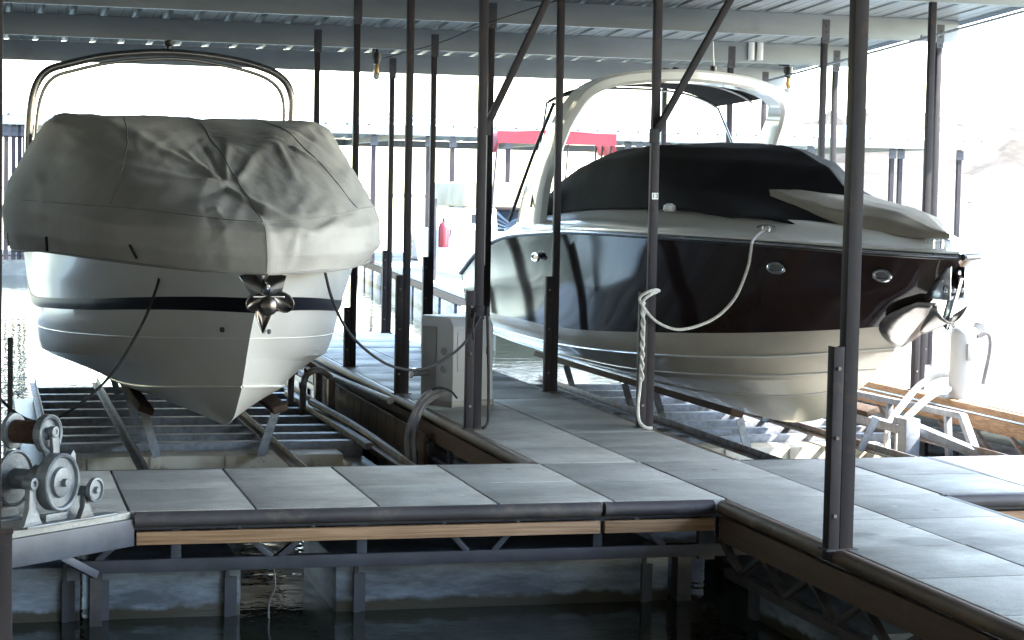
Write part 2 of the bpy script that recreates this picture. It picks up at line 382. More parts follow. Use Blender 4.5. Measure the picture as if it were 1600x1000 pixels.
def pontoon(root, x0, x1, y0, y1, z1=-.33, along='x'):
    k = MB(); k.box(x0, x1, y0, y1, -.95, z1)
    pt = k.build('pontoon', 'float', root, bevel=.02)
    for t in (.07, .93):
        q = MB()
        if along == 'x': xx = x0 + (x1 - x0) * t; q.box(xx - .035, xx - .005, y0 - .035, y0 - .002, -.95, z1 - .07); q.box(xx - .005, xx + .03, y0 - .012, y0 - .002, -.95, z1 - .07); q.box(xx - .03, xx - .01, y0 - .03, y0 - .01, z1 - .07, z1 + .04)
        else: yy = y0 + (y1 - y0) * t; q.box(x0 - .03, x0 - .002, yy - .045, yy + .045, -.95, z1 - .08)
        q.build('bracket', 'truss', pt)
    return pt

# foreground cross dock
cd = thing('cross_dock', (4, 10.65, 0), 'concrete topped floating dock running across the foreground with dark bumper and tan wood edge', 'dock')
panels(cd, .052, 9.54, 9.93, 11.40, 15, 2)
bumper(cd, (.71, 9.925, 0), (3.125, 9.925, 0), 1); bumper(cd, (3.15, 9.925, 0), (3.76, 9.925, 0), 1)
fascia(cd, (.72, 9.93, 0), (3.125, 9.93, 0), .03, -.165, -.10); fascia(cd, (3.15, 9.93, 0), (3.765, 9.93, 0), .03, -.165, -.10)
bumper(cd, (5.13, 9.925, 0), (9.5, 9.925, 0), 1); fascia(cd, (5.13, 9.93, 0), (9.5, 9.93, 0), .03, -.2, -.10)
bumper(cd, (.2, 11.405, 0), (3.12, 11.405, 0), -1); bumper(cd, (4.52, 11.405, 0), (7.7, 11.405, 0), -1)
fascia(cd, (-1.8, 11.36, 0), (9.4, 11.36, 0), 0, -.36, -.07, 'wood_old')  # skirt board added to keep slip light out of the gap below deck
k = MB()
for yy in (9.955, 11.30):
    k.box(.62, 9.5, yy - .02, yy + .02, -.115 if yy > 11 else -.098, -.066); k.box(.45, 9.5, yy - .03, yy + .03, -.31, -.245)
for a, c in ((.70, .53), (1.225, 1.40), (1.62, 1.44), (2.285, 2.42), (2.70, 2.56), (3.33, 3.5), (.25, .42)):
    k.bar((a, 9.955, -.10), (c, 9.955, -.25), .03, .045, (0, 1, 0))
for x in (.92, 1.865, 3.13):
    k.box(x - .025, x + .025, 9.94, 9.97, -.246, -.10)
k.box(3.70, 3.79, 9.94, 9.99, -.33, -.02)
for x in (.3, 1.2, 2.5, 3.6, 4.9, 6.2, 7.5, 8.8): k.box(x - .03, x + .03, 9.99, 11.33, -.18, -.12)
k.build('truss', 'truss', cd, bevel=.003)
for x0, x1 in ((-.35, .46), (.52, 1.27), (1.76, 3.60), (4.2, 5.6), (6, 7.6), (8, 9.4)): pontoon(cd, x0, x1, 10.13, 11.2, -.31)
k = MB(); k.box(.50, .56, 9.98, 10.03, -.9, -.31); k.build('support_leg', 'steel_dark', cd)
k = MB(); k.box(3.64, 3.72, 10.1, 10.2, -.9, -.31); k.build('support_leg', 'steel_dark', cd)
k = MB(); k.tube([(1.42, 10.02, -.31), (1.43, 10.02, -.42), (1.40, 10.03, -.52), (1.41, 10.02, -.7)], .006, 6); k.build('hanging_line', 'hose', cd)
k = MB(); k.face([(.10, 9.40, -.001), (.69, 9.905, -.001), (.69, 9.925, -.001), (.052, 9.925, -.001), (-.9, 9.925, -.001), (-.9, 9.40, -.001)])
k.bm.faces.ensure_lookup_table(); r = bmesh.ops.extrude_face_region(k.bm, geom=k.bm.faces[:]); bmesh.ops.translate(k.bm, verts=[v for v in r['geom'] if isinstance(v, bmesh.types.BMVert)], vec=(0, 0, -.06))
k.build('corner_plate', 'concrete', cd, bevel=.005)
k = MB(); k.bar((.085, 9.372, -.10), (.70, 9.895, -.10), .03, .135); 
k.bar((.34, 9.62, -.16), (.52, 9.80, -.29), .03, .04); k.build('corner_beam', 'truss', cd, bevel=.004)

# finger dock between the two slips
fd = thing('finger_dock', (3.8, 17, 0), 'concrete topped walkway between the two boat slips, running away under the roof', 'dock')
panels(fd, 3.20, 4.465, 11.405, 22.45, 2, 15)
bumper(fd, (3.195, 11.47, 0), (3.195, 22.45, 0), -1, 'rubber_brown', .004); bumper(fd, (4.47, 11.47, 0), (4.47, 22.45, 0), 1, 'rubber_brown')
fascia(fd, (3.2, 11.5, 0), (3.2, 22.4, 0), -.025, -.21, -.085, 'wood_old'); fascia(fd, (4.46, 11.5, 0), (4.46, 22.4, 0), .025, -.21, -.085, 'wood_old')
k = MB(); k.box(3.18, 4.5, 22.46, 22.52, -.2, 0)
k.box(3.13, 3.17, 11.5, 22.4, -.37, -.315)
for i in range(18): yy = 11.7 + i * .6; k.box(3.135, 3.165, yy - .02, yy + .02, -.316, -.2)
for i in range(9): yy = 11.7 + i * 1.25; k.box(3.24, 4.44, yy - .03, yy + .03, -.2, -.08)
k.build('side_frame', 'truss', fd, bevel=.003)
for i in range(6): pontoon(fd, 3.26, 4.40, 11.7 + i * 1.85, 13.2 + i * 1.85, -.30, 'y')

# near walkway at lower right
nd = thing('near_walkway', (4.46, 6.5, 0), 'concrete walkway at the lower right edged with a worn brown bumper', 'dock')
panels(nd, 3.832, 5.092, 2.4, 9.925, 2, 10)
bumper(nd, (3.825, 2.4, 0), (3.825, 9.86, 0), -1, 'rubber_brown', .004); bumper(nd, (5.095, 2.4, 0), (5.095, 9.86, 0), 1, 'rubber')
k = MB(); k.bar((3.812, 2.4, -.004), (3.812, 9.86, -.004), .022, .012); k.build('edge_strip', 'wood_old', nd)
fascia(nd, (3.83, 2.4, 0), (3.83, 9.87, 0), -.03, -.215, -.085, 'wood_old'); fascia(nd, (5.09, 2.4, 0), (5.09, 9.9, 0), .03, -.215, -.085, 'wood_old')
k = MB(); k.box(3.79, 3.83, 2.4, 9.8, -.40, -.35)
for i in range(12): yy = 3 + i * .6; k.bar((3.81, yy, -.355), (3.81, yy + .3, -.2), .03, .04, (1, 0, 0)); k.bar((3.81, yy + .6, -.355), (3.81, yy + .3, -.2), .03, .04, (1, 0, 0))
for i in range(6): k.box(3.86, 5.06, 3 + i * 1.25, 3.06 + i * 1.25, -.2, -.08)
k.build('side_frame', 'steel_dark', nd, bevel=.003)
for i in range(4): pontoon(nd, 3.9, 5.0, 2.8 + i * 1.8, 4.3 + i * 1.8, -.36, 'y')

# right-hand finger dock, sunlit
rd = thing('finger_dock', (8.4, 17, 0), 'sunlit walkway on the right side of the dark hulled boat, edged with pale timber', 'dock')
panels(rd, 7.74, 9.04, 11.405, 22.45, 2, 15)
fascia(rd, (7.735, 11.45, 0), (7.735, 22.45, 0), -.03, -.2, -.085, 'wood')
k = MB(); k.bar((7.70, 11.45, -.035), (7.70, 22.4, -.035), .055, .06); k.build('edge_timber', 'wood', rd, bevel=.012)
k = MB(); k.box(7.66, 7.70, 11.45, 22.4, -.40, -.35)
for i in range(17): yy = 11.7 + i * .6; k.bar((7.68, yy, -.355), (7.68, yy + .28, -.2), .025, .035, (1, 0, 0))
k.build('side_frame', 'galv_rust', rd)
for i in range(6): pontoon(rd, 7.82, 8.98, 11.7 + i * 1.85, 13.2 + i * 1.85, -.30, 'y')

# left-hand finger (mostly out of frame)
ld = thing('finger_dock', (-.7, 17, 0), 'walkway along the left side of the covered boat at the picture edge', 'dock')
panels(ld, -1.36, -.1, 11.405, 22.45, 2, 15)
bumper(ld, (-.095, 11.47, 0), (-.095, 22.45, 0), 1, 'rubber'); fascia(ld, (-.1, 11.5, 0), (-.1, 22.4, 0), .03, -.2, -.085, 'wood_old')
for i in range(6): pontoon(ld, -1.3, -.16, 11.7 + i * 1.85, 13.2 + i * 1.85, -.30, 'y')
panels(cd, -1.9, .052, 9.93, 11.40, 3, 2)
nl = thing('near_walkway', (-.6, 6.4, 0), 'near concrete walkway carrying the winch corner at the lower left picture edge', 'dock')
panels(nl, -1.3, -.02, 2.4, 9.40, 2, 9)
fascia(nl, (-.02, 2.4, 0), (-.02, 9.35, 0), .03, -.2, -.02, 'wood_old'); 
for i in range(4): pontoon(nl, -1.2, -.12, 2.8 + i * 1.7, 4.2 + i * 1.7, -.36, 'y')

# ------------------------------------------------------------------ roof
RS = .052                     # the roof falls away from the viewer
def roofz(y): return 3.415 + (18 - y) * RS
EAVE = 9.36; RX0 = -33.; RY0, RY1 = -16.0, 22.62
rf = thing('corrugated_roof', (4, 18, 3.4), 'grey ribbed sheet metal roof on deep galvanised purlins over the slips', 'roof')
k = MB(); prof = []
x = RX0; 
while x < EAVE - .02:
    prof += [(x, 0), (x + .10, 0), (x + .11, .006), (x + .12, 0), (x + .18, 0), (x + .19, .006), (x + .20, 0), (x + .222, 0), (x + .236, .038), (x + .274, .038), (x + .288, 0)]
    x += .305
prof.append((EAVE, 0))
rows = []
for y in (RY0, -6, 2, 8, 12, 15, 18, 20, RY1):
    rows.append([(px, y, roofz(y) + pz) for px, pz in prof])
k.grid(rows); k.build('roof_deck', 'roof', rf, angle=20, recalc=False, solid=.002)
k = MB(); k.grid([[(EAVE + dx, y, roofz(y) + dz) for y in (RY0, RY1)] for dx, dz in ((-.03, .045), (.012, .045), (.012, -.03), (.0, -.03))]); k.build('eave_trim', 'roof', rf, recalc=False, solid=.002)
for y in (-13, -10.6, -8.2, -5.8, -3.4, -1, 1.2, 3.4, 5.8, 8.3, 10.8, 13.2, 15.62, 18.0, 20.2, 22.35):
    z1 = roofz(y) - .003; z0 = z1 - .215; k = MB()
    C = [(-.03, 0), (.03, 0), (.03, -.02), (.027, -.02), (.027, -.003), (-.027, -.003), (-.027, -.212), (.027, -.212), (.027, -.195), (.03, -.195), (.03, -.215), (-.03, -.215)]
    k.prism([(-u, v) for u, v in C], (RX0 + .05, y, z1), (9.27, y, z1)); k.build('purlin', 'purlin', rf, angle=25)
k = MB()
for y in (15.62, 18.0, 20.2, 22.35):
    for i in range(140):
        xx = RX0 + .16 + i * .305
        if xx < 9.2: k.cyl((xx, y - .02, roofz(y) - .001), (xx, y - .02, roofz(y) - .012), .008, n=6)
k.build('screw_row', 'steel_dark', rf)
k = MB()
for dx in (.0, .10): k.cyl((7.95 + dx, 20.14, roofz(20) - .2), (7.95 + dx, 20.14, roofz(20) - .01), .035, n=14)
k.build('conduit_sleeve', 'white', rf)

# conduit, cables and lamps under the roof
k = MB(); k.tube([(8.72, y, roofz(y) - .235 - .01) for y in (11, 14, 16.8, 19, 21, 22.2)], .013, 8, 3)
for y in (15.3, 17.6, 19.9): k.box(8.69, 8.75, y - .02, y + .02, roofz(y) - .262, roofz(y) - .215)
tag(k.build('conduit_pipe', 'galv'), 'thin grey electrical conduit running under the roof near its right edge', 'conduit')
k = MB(); k.tube([(4.86, 14.8, 3.3), (4.55, 16, 3.22), (4.42, 17.9, 3.17), (4.30, 19.2, 3.09), (4.06, 20.9, 3.03)], .005, 6)
tag(k.build('light_cable', 'rope_black'), 'thin sagging black cable leading to the caged lamp over the middle', 'cable')
def lamp(x, y, z, label):
    t = thing('jar_lamp', (x, y, z), label, 'lamp', 'caged jar lamps under the roof')
    k = MB(); k.cyl((x, y, z), (x, y, z + .07), .05); k.cyl((x, y, z - .05), (x, y, z), .038); k.bar((x, y, z + .09), (x + .02, y + .3, z + .12), .03, .03); k.build('lamp_holder', 'black', t)
    k = MB(); k.lathe((x, y, z - .05), (0, 0, -1), [(0, .036), (.12, .038), (.15, .034), (.17, .02), (.172, .001)], 20); k.build('glass_jar', 'glass', t)
    k = MB(); k.lathe((x, y, z - .165), (0, 0, -1), [(0, .036), (.03, .034), (.055, .02), (.057, .001)], 20); k.build('white_cap', 'white', t)  # white cap put in for the bright look of the jar's lower glass
    k = MB(); k.lathe((x, y, z - .05), (0, 0, -1), [(0, .012), (.05, .02), (.085, .022), (.11, .012), (.115, .001)], 14); k.build('bulb', 'amber', t)
    return t
lamp(4.02, 21.0, 3.03, 'black jar lamp with an amber bulb hanging above the walkway between the boats')
lamp(8.74, 21.0, 3.04, 'jar lamp hanging at the right roof edge beyond the white arch')

# ------------------------------------------------------------------ roof posts
PW = .055
def post(x, y, label, top=None, sleeve=.95, bolts=False, w=PW, wood=False):
    top = top if top is not None else roofz(y) - .22
    t = thing('roof_post', (x, y, 0), label, 'post', 'dark steel posts holding up the roof')
    k = MB(); k.box(x - w / 2, x + w / 2, y - w / 2, y + w / 2, -.02, top); k.build('post_tube', 'post', t, bevel=.004)
    if sleeve:
        k = MB(); a = x - w / 2 - .003; s = .052
        k.box(a - s, a, y - .035, y - .031, -.05, sleeve); k.box(a - s, a - s + .004, y - .031, y + .035, -.05, sleeve); k.box(a - .004, a, y - .031, y + .035, -.05, sleeve)
        k.build('sleeve_channel', 'post', t, bevel=.0015)
        k = MB(); k.box(a - s - .015, x + w / 2 + .02, y - .05, y + .05, -.004, .006)
        k.build('base_plate', 'steel_dark', t)
        for dz in (.16, .52, .84):
            k = MB(); k.cyl((a - s * .5, y - .035, dz), (a - s * .5, y - .046, dz), .009, n=6); k.build('bolt', 'galv_rust', t)
    if bolts:
        k = MB(); k.box(x - w / 2 - .012, x + w / 2 + .012, y - w / 2 - .006, y - w / 2, top - .06, top + .17)
        for dz in (.0, .08, .14): k.cyl((x + .008, y - w / 2 - .006, top - .03 + dz), (x + .008, y - w / 2 - .018, top - .03 + dz), .009, n=6)
        k.build('bolt_plate', 'steel_dark', t)
    return t
P13 = post(3.835, 8.40, 'tall post standing on the brown edge of the near walkway, nearest and thickest in view', w=.068, sleeve=.94)
post(3.25, 13.15, 'post at the walkway edge where the black boat rope is tied')
post(3.245, 15.55, 'post just left of the white power pedestal with hoses at its foot')
post(3.26, 18.0, 'post on the left walkway edge right beside the covered boat', bolts=True, sleeve=.55)
post(3.25, 20.2, 'far post rising right behind the grey cover corner', bolts=True)
pw = post(4.475, 13.1, 'post with the small white number plate and the white rope tied to it')
post(4.50, 15.6, 'post in front of the right boat where its white arch begins')
post(4.50, 17.9, 'post close behind the rope tied post, against the stern of the dark boat', bolts=True)
post(4.47, 20.2, 'post left of the red fire extinguisher at the back of the walkway', bolts=True)
post(4.46, 22.35, 'farthest walkway post below the hanging amber lamp', bolts=True)
post(7.80, 15.6, 'front post of the close pair at the right edge, on the sunlit walkway')
post(9.08, 18.0, 'rear post of the close pair at the right edge under the end of the purlin', bolts=True, sleeve=.6)
post(7.86, 18.0, 'post seen right behind the black cover of the dark boat', bolts=True)
post(8.96, 20.2, 'post just left of the nearest tall post, under the roof edge', bolts=True)
post(7.74, 20.2, 'post seen through the white arch of the dark boat', bolts=True)
post(9.0, 22.35, 'far post behind the right leg of the white arch', bolts=True)
post(7.74, 22.35, 'thin far post seen through the arch beside its right leg', bolts=True)
post(.022, 6.6, 'post at the lower left picture edge with a wide sleeve', w=.05, sleeve=None)
k = MB(); k.box(-.03, .082, 6.54, 6.58, -.9, .49); k.box(-.03, .085, 6.53, 6.59, .48, .495)
sl_ = k.build('sleeve_channel', 'post', bpy.data.objects[[o.name for o in COL.objects if o.name.startswith('roof_post')][-1]], bevel=.003)
# number plate on the middle post
k = MB(); k.box(4.452, 4.497, 13.066, 13.0685, 1.595, 1.64); pl = k.build('number_plate', 'white', pw)
fc = bpy.data.curves.new('number_lettering', 'FONT'); fc.body = '13'; fc.size = .045; fc.align_x = 'CENTER'; fc.align_y = 'CENTER'; fc.extrude = .0005
fo = bpy.data.objects.new('number_lettering', fc); me = bpy.data.meshes.new_from_object(fo); bpy.data.objects.remove(fo)
me.materials.append(M['black']); fo = bpy.data.objects.new('number_lettering', me); COL.objects.link(fo); fo.parent = pl
fo.rotation_euler = (R(90), 0, 0); fo.location = Vector((4.4745, 13.064, 1.617)) - _origin(pl.parent)
# diagonal braces
def brace(p0, p1, label):
    k = MB(); k.bar(p0, p1, .045, .05, (0, 1, 0)); k.box(p0[0] - .035, p0[0] + .035, p0[1] - .028, p0[1] - .022, p0[2] - .04, p0[2] + .06)
    return tag(k.build('diagonal_brace', 'post', bevel=.003), label, 'brace', 'diagonal steel braces at the posts')
brace((3.29, 13.22, 2.05), (3.95, 13.22, 3.45), 'diagonal brace rising right from the post with the black rope')
brace((4.44, 13.04, 2.02), (5.20, 13.04, 3.38), 'diagonal brace rising right from the number plate post')

# ------------------------------------------------------------------ hull loft
def rail(ctrl, xc, sub=7, side=1):
    return catmull([Vector((xc + side * w_, y_, z_)) for w_, y_, z_ in ctrl], sub)
def strips(rails, xc, mb, sub=7, mid=2, bulge=0.):
    for side in (-1, 1):
        RR = [rail(r, xc, sub, side) for r in rails]; rows = []
        for a, c in zip(RR, RR[1:]):
            for m_ in range(mid):
                t = m_ / mid; row = []
                for p, q in zip(a, c):
                    v = p.lerp(q, t)
                    if bulge: v.x += side * bulge * math.sin(math.pi * t) * min(1, abs(v.x - xc) * 2)
                    row.append(v)
                rows.append(row)
        rows.append(RR[-1]); mb.grid(rows)
def lerp_ctrl(a, c, t): return [tuple(p + (q - p) * t for p, q in zip(u, v)) for u, v in zip(a, c)]

# ================================================================== LEFT BOAT (grey cover)
LX = 1.55
lb = thing('motorboat', (LX, 15.5, -.05), 'cream motorboat on a lift, fully wrapped over the top in a grey canvas cover', 'boat')
L_sheer = [(0, 11.42, 1.20), (.35, 11.88, 1.20), (.67, 12.65, 1.20), (.95, 13.65, 1.20), (1.16, 14.9, 1.19), (1.245, 16.1, 1.17), (1.24, 18.6, 1.14), (1.20, 21.2, 1.1)]
L_st1 = [(0, 11.74, .965), (.30, 12.26, .945), (.60, 13.07, .895), (.88, 14.05, .83), (1.10, 15.15, .775), (1.19, 16.35, .735), (1.18, 18.6, .71), (1.15, 21.2, .69)]
L_st0 = [(0, 11.85, .87), (.285, 12.36, .855), (.585, 13.15, .81), (.865, 14.1, .75), (1.085, 15.2, .695), (1.18, 16.4, .65), (1.17, 18.6, .63), (1.14, 21.2, .61)]
L_mid = [(0, 12.07, .70), (.27, 12.58, .665), (.565, 13.35, .615), (.84, 14.2, .57), (1.06, 15.25, .525), (1.16, 16.45, .49), (1.15, 18.6, .47), (1.12, 21.2, .46)]
L_chine = [(0, 12.22, .565), (.25, 12.75, .53), (.54, 13.5, .475), (.80, 14.35, .41), (1.02, 15.35, .35), (1.13, 16.5, .30), (1.12, 18.6, .27), (1.08, 21.2, .25)]
L_chin2 = [(0, 12.24, .54), (.24, 12.77, .50), (.51, 13.53, .435), (.75, 14.4, .37), (.96, 15.4, .31), (1.06, 16.5, .26), (1.05, 18.6, .23), (1.01, 21.2, .21)]
L_strk = [(0, 12.42, .37), (.19, 12.85, .33), (.38, 13.45, .27), (.53, 14.3, .20), (.62, 15.3, .15), (.66, 16.5, .12), (.66, 18.6, .10), (.65, 21.2, .08)]
L_strk2 = [(0, 12.44, .35), (.175, 12.87, .305), (.355, 13.47, .24), (.50, 14.3, .17), (.585, 15.3, .12), (.62, 16.5, .09), (.62, 18.6, .07), (.61, 21.2, .05)]
L_keel = [(0, 12.78, .15), (0.002, 13.0, .08), (.003, 13.4, .02), (.003, 14.2, -.03), (.003, 15.3, -.06), (.003, 16.5, -.08), (.003, 18.6, -.09), (.003, 21.2, -.1)]
def station_cap(mb, rails, xc):
    pts = [Vector((xc - r[-1][0], r[-1][1], r[-1][2])) for r in rails] + [Vector((xc + r[-1][0], r[-1][1], r[-1][2])) for r in rails[::-1]]
    mb.face(pts)
k = MB(); strips([L_sheer, L_st1, L_st0, L_mid, L_chine], LX, k, 8, 3, .004); strips([L_chine, L_chin2, L_strk, L_strk2, L_keel], LX, k, 8, 2)
station_cap(k, [L_sheer, L_st1, L_mid, L_chine, L_strk, L_keel], LX)
hull = k.build('hull', 'gel_white', lb, weld=True, angle=14)
k = MB()
out = lambda r, d: [(w_ + d * (1 if w_ > .01 else 0), y_ - d * (1.6 if w_ < .5 else .2), z_) for w_, y_, z_ in r]
strips([out(L_st1, .004), out(L_st0, .004)], LX, k, 8, 3, .004); k.build('stripe', 'navy', lb, weld=True)
# moulded line below the stripe
k = MB()
for side in (-1, 1): k.tube(rail(out(L_mid, .001), LX, 6, side), .004, 6, 1)
for side in (-1, 1): k.tube(rail(out(L_strk, .004), LX, 6, side), .010, 6, 1)
k.build('hull_moulding', 'gel_white', lb)
k = MB(); k.lathe((LX - .15, 12.20, .745), (-.8, -.6, 0), [(0, .018), (.012, .016), (.012, .001)], 12); k.lathe((LX + .13, 12.19, .735), (.8, -.6, 0), [(0, .016), (.012, .014), (.012, .001)], 12); k.build('drain_fitting', 'steel_dark', lb)
# trailer-style bow eye / keel guard
# ---- the cover
c0 = [(0, 11.35, 1.12), (.38, 11.60, 1.13), (.70, 12.3, 1.14), (.96, 13.25, 1.145), (1.18, 14.6, 1.135), (1.34, 16, 1.09), (1.34, 18.6, 1.05), (1.3, 21.3, 1.0)]
c1 = [(0, 11.31, 1.24), (.41, 11.55, 1.24), (.75, 12.25, 1.25), (1.01, 13.2, 1.255), (1.24, 14.6, 1.25), (1.40, 16, 1.23), (1.39, 18.6, 1.18), (1.35, 21.4, 1.1)]
c2 = [(0, 11.34, 1.36), (.40, 11.60, 1.37), (.75, 12.25, 1.38), (1.01, 13.2, 1.40), (1.24, 14.6, 1.42), (1.42, 16, 1.44), (1.41, 18.6, 1.40), (1.36, 21.4, 1.3)]
c3 = [(0, 11.52, 1.44), (.36, 11.84, 1.47), (.69, 12.5, 1.51), (.95, 13.4, 1.56), (1.18, 14.8, 1.63), (1.36, 16.1, 1.67), (1.35, 18.6, 1.60), (1.3, 21.4, 1.45)]
c4 = [(0, 11.95, 1.53), (.32, 12.25, 1.57), (.62, 12.85, 1.64), (.87, 13.7, 1.74), (1.09, 15.0, 1.85), (1.24, 16.2, 1.89), (1.23, 18.6, 1.79), (1.2, 20.9, 1.6)]
c5 = [(0, 12.6, 1.65), (.26, 12.9, 1.70), (.52, 13.4, 1.81), (.78, 14.3, 1.95), (1.0, 15.3, 2.06), (1.12, 16.2, 2.09), (1.10, 18.6, 1.96), (1.05, 20.8, 1.7)]
c6 = [(0, 13.4, 1.80), (.24, 13.6, 1.85), (.48, 14.05, 1.96), (.72, 14.8, 2.08), (.92, 15.6, 2.145), (1.02, 16.3, 2.155), (1.0, 18.6, 2.02), (.9, 20.7, 1.75)]
c7 = [(0, 14.2, 1.95), (0, 14.4, 1.98), (0, 14.7, 2.04), (0, 15.2, 2.10), (0, 15.8, 2.145), (0, 16.4, 2.155), (0, 18.6, 2.04), (0, 20.6, 1.77)]
CREASE = [  # (x0,z0, x1,z1, width, height) ridges seen from the bow, in metres off the centreline
    (-.12, 1.66, -.78, 2.16, .055, .030), (-.15, 1.66, -.45, 2.20, .05, .028), (-.10, 1.67, -.12, 2.2, .04, -.022), (-.08, 1.68, .28, 2.22, .05, .030), (-.02, 1.66, .62, 2.12, .05, .026),
    (-.10, 1.64, -.82, 1.60, .05, .030), (-.14, 1.62, -1.2, 1.86, .06, .026), (-.1, 1.60, -.9, 1.42, .05, -.022), (-.10, 1.60, .28, 1.34, .055, .034), (-.04, 1.58, .10, 1.22, .04, -.022),
    (.26, 1.35, -.36, 1.46, .035, .030), (.22, 1.33, .9, 1.52, .05, .028), (.3, 1.36, 1.15, 1.36, .05, -.022), (.18, 1.36, .12, 1.14, .04, .026), (.5, 1.9, 1.0, 1.5, .06, .028),
    (.6, 2.08, .95, 1.75, .05, -.022), (.42, 2.0, .36, 1.6, .045, .024), (.7, 1.3, 1.3, 1.2, .05, .020), (-.9, 1.35, -.35, 1.22, .05, .018), (-.3, 1.48, -.28, 1.14, .035, -.016), (-.24, 1.5, -.2, 1.14, .03, .018), (-1.0, 2.0, -.6, 1.6, .07, .022), (-1.2,1.7,-1.1,1.2,.07,.02)]
def wrinkle(v, n_):
    dx, z = v.x - LX, v.z; d = 0.
    for x0, z0, x1, z1, wd, h in CREASE:
        ex, ez = x1 - x0, z1 - z0; L2 = ex * ex + ez * ez; t = ((dx - x0) * ex + (z - z0) * ez) / L2
        if -.15 < t < 1.1:
            tt = min(max(t, 0), 1); q = math.hypot(dx - x0 - ex * tt, z - z0 - ez * tt)
            d += h * .62 * math.exp(-(q / (wd * .62 * (.35 + tt))) ** 2) * (1 - .75 * tt) * (1 if 0 <= t <= 1 else .4)
    p = Vector((v.x * 1.0, v.y * .5, v.z * 1.3))
    d += .018 * noise.noise(p * 1.9) + .012 * noise.noise(Vector((v.x * 3.5 + v.z * 2, v.y * 1.2, v.z * 2.2)))
    r_ = noise.noise(Vector((v.x * 6 - v.z * 5.5, v.y * 1.1, v.z * 3.1 + 7))); d += .008 * (1 - 2 * abs(r_)) 
    d += .003 * noise.noise(v * 22)
    return d
k = MB(); strips([c0, c1, c2, c3, c4, c5, c6, c7], LX, k, 18, 9)
bmesh.ops.remove_doubles(k.bm, verts=k.bm.verts[:], dist=.003); bmesh.ops.recalc_face_normals(k.bm, faces=k.bm.faces[:]); k.bm.normal_update()
mv = [(v, v.normal.copy()) for v in k.bm.verts]
bmesh.ops.smooth_vert(k.bm, verts=k.bm.verts[:], factor=.5, use_axis_x=True, use_axis_y=True, use_axis_z=True)
k.bm.normal_update(); mv = [(v, v.normal * wrinkle(v.co, v.normal) * (1 if v.co.z > 1.13 else .5)) for v in k.bm.verts]
sgn = 1 if sum(1 for v in k.bm.verts if v.co.z > 2.1 and v.normal.z > 0) > 0 else -1
for v, d in mv: v.co += d * sgn
from mathutils.bvhtree import BVHTree
bvh = BVHTree.FromBMesh(k.bm)
def on_cover(path, n=40):
    pts = []
    for i in range(n + 1):
        t = i / n * (len(path) - 1); a = min(int(t), len(path) - 2); f_ = t - a
        x_ = LX + path[a][0] * (1 - f_) + path[a + 1][0] * f_; z_ = path[a][1] * (1 - f_) + path[a + 1][1] * f_
        h_ = bvh.ray_cast(Vector((x_, 8, z_)), Vector((0, 1, 0)))[0]
        if h_ is not None: pts.append(h_ + Vector((0, -.002, 0)))
    return pts
SEAMS = [on_cover(p_) for p_ in ([(.0, 2.2), (-.02, 1.7), (0, 1.14)], [(-1.3, 1.5), (-.7, 1.48), (-.2, 1.43), (0, 1.42)], [(0, 1.42), (.3, 1.44), (.8, 1.5), (1.15, 1.52)], [(-.55, 2.2), (-.62, 1.9), (-.8, 1.5)], [(.5, 2.2), (.62, 1.85), (.75, 1.5)])]
cov = k.build('canvas_cover', 'grey_canvas', lb, angle=75, solid=.006)
k = MB()
for side in (-1, 1): k.tube(rail([(w_ + .004, y_, z_ + .005) for w_, y_, z_ in c0], LX, 6, side), .009, 6, 1)
k.build('cover_hem', 'seam', cov)
for p_ in SEAMS:
    if len(p_) > 4: k = MB(); k.tube(p_, .0035, 6, 1); k.build('seam', 'seam', cov)
for p, q in (((LX - .72, 12.14, 1.26), (LX - .68, 12.10, 1.18)), ((LX - 1.16, 13.9, 1.26), (LX - 1.155, 13.88, 1.16)), ((LX - 1.40, 15.7, 1.24), (LX - 1.39, 15.7, 1.14))): k = MB(); k.bar(p, q, .018, .008); k.build('cover_strap', 'black', cov)
# ---- arch frame over it
def arch_pts(y, dx=0., dz=0.):
    return [(LX + a + (dx if a > 0 else -dx), y, z + dz) for a, z in ((-1.20, 1.75), (-1.20, 2.1), (-1.16, 2.42), (-1.06, 2.60), (-.86, 2.68), (-.5, 2.765), (0, 2.81), (.5, 2.775), (.85, 2.70), (1.03, 2.60), (1.10, 2.45), (1.10, 2.2), (1.08, 1.8))]
k = MB(); k.tube(arch_pts(17.9), .034, 14, 6); k.tube(arch_pts(17.98, -.06, -.05), .016, 10, 6); k.build('arch_frame', 'bronze', lb)
k = MB(); k.cyl((LX, 17.9, 2.82), (LX, 17.9, 2.87), .02); k.lathe((LX, 17.9, 2.86), (0, 0, 1), [(0, .025), (.02, .04), (.05, .038), (.065, .001)], 14); k.build('mast_light', 'black', lb)
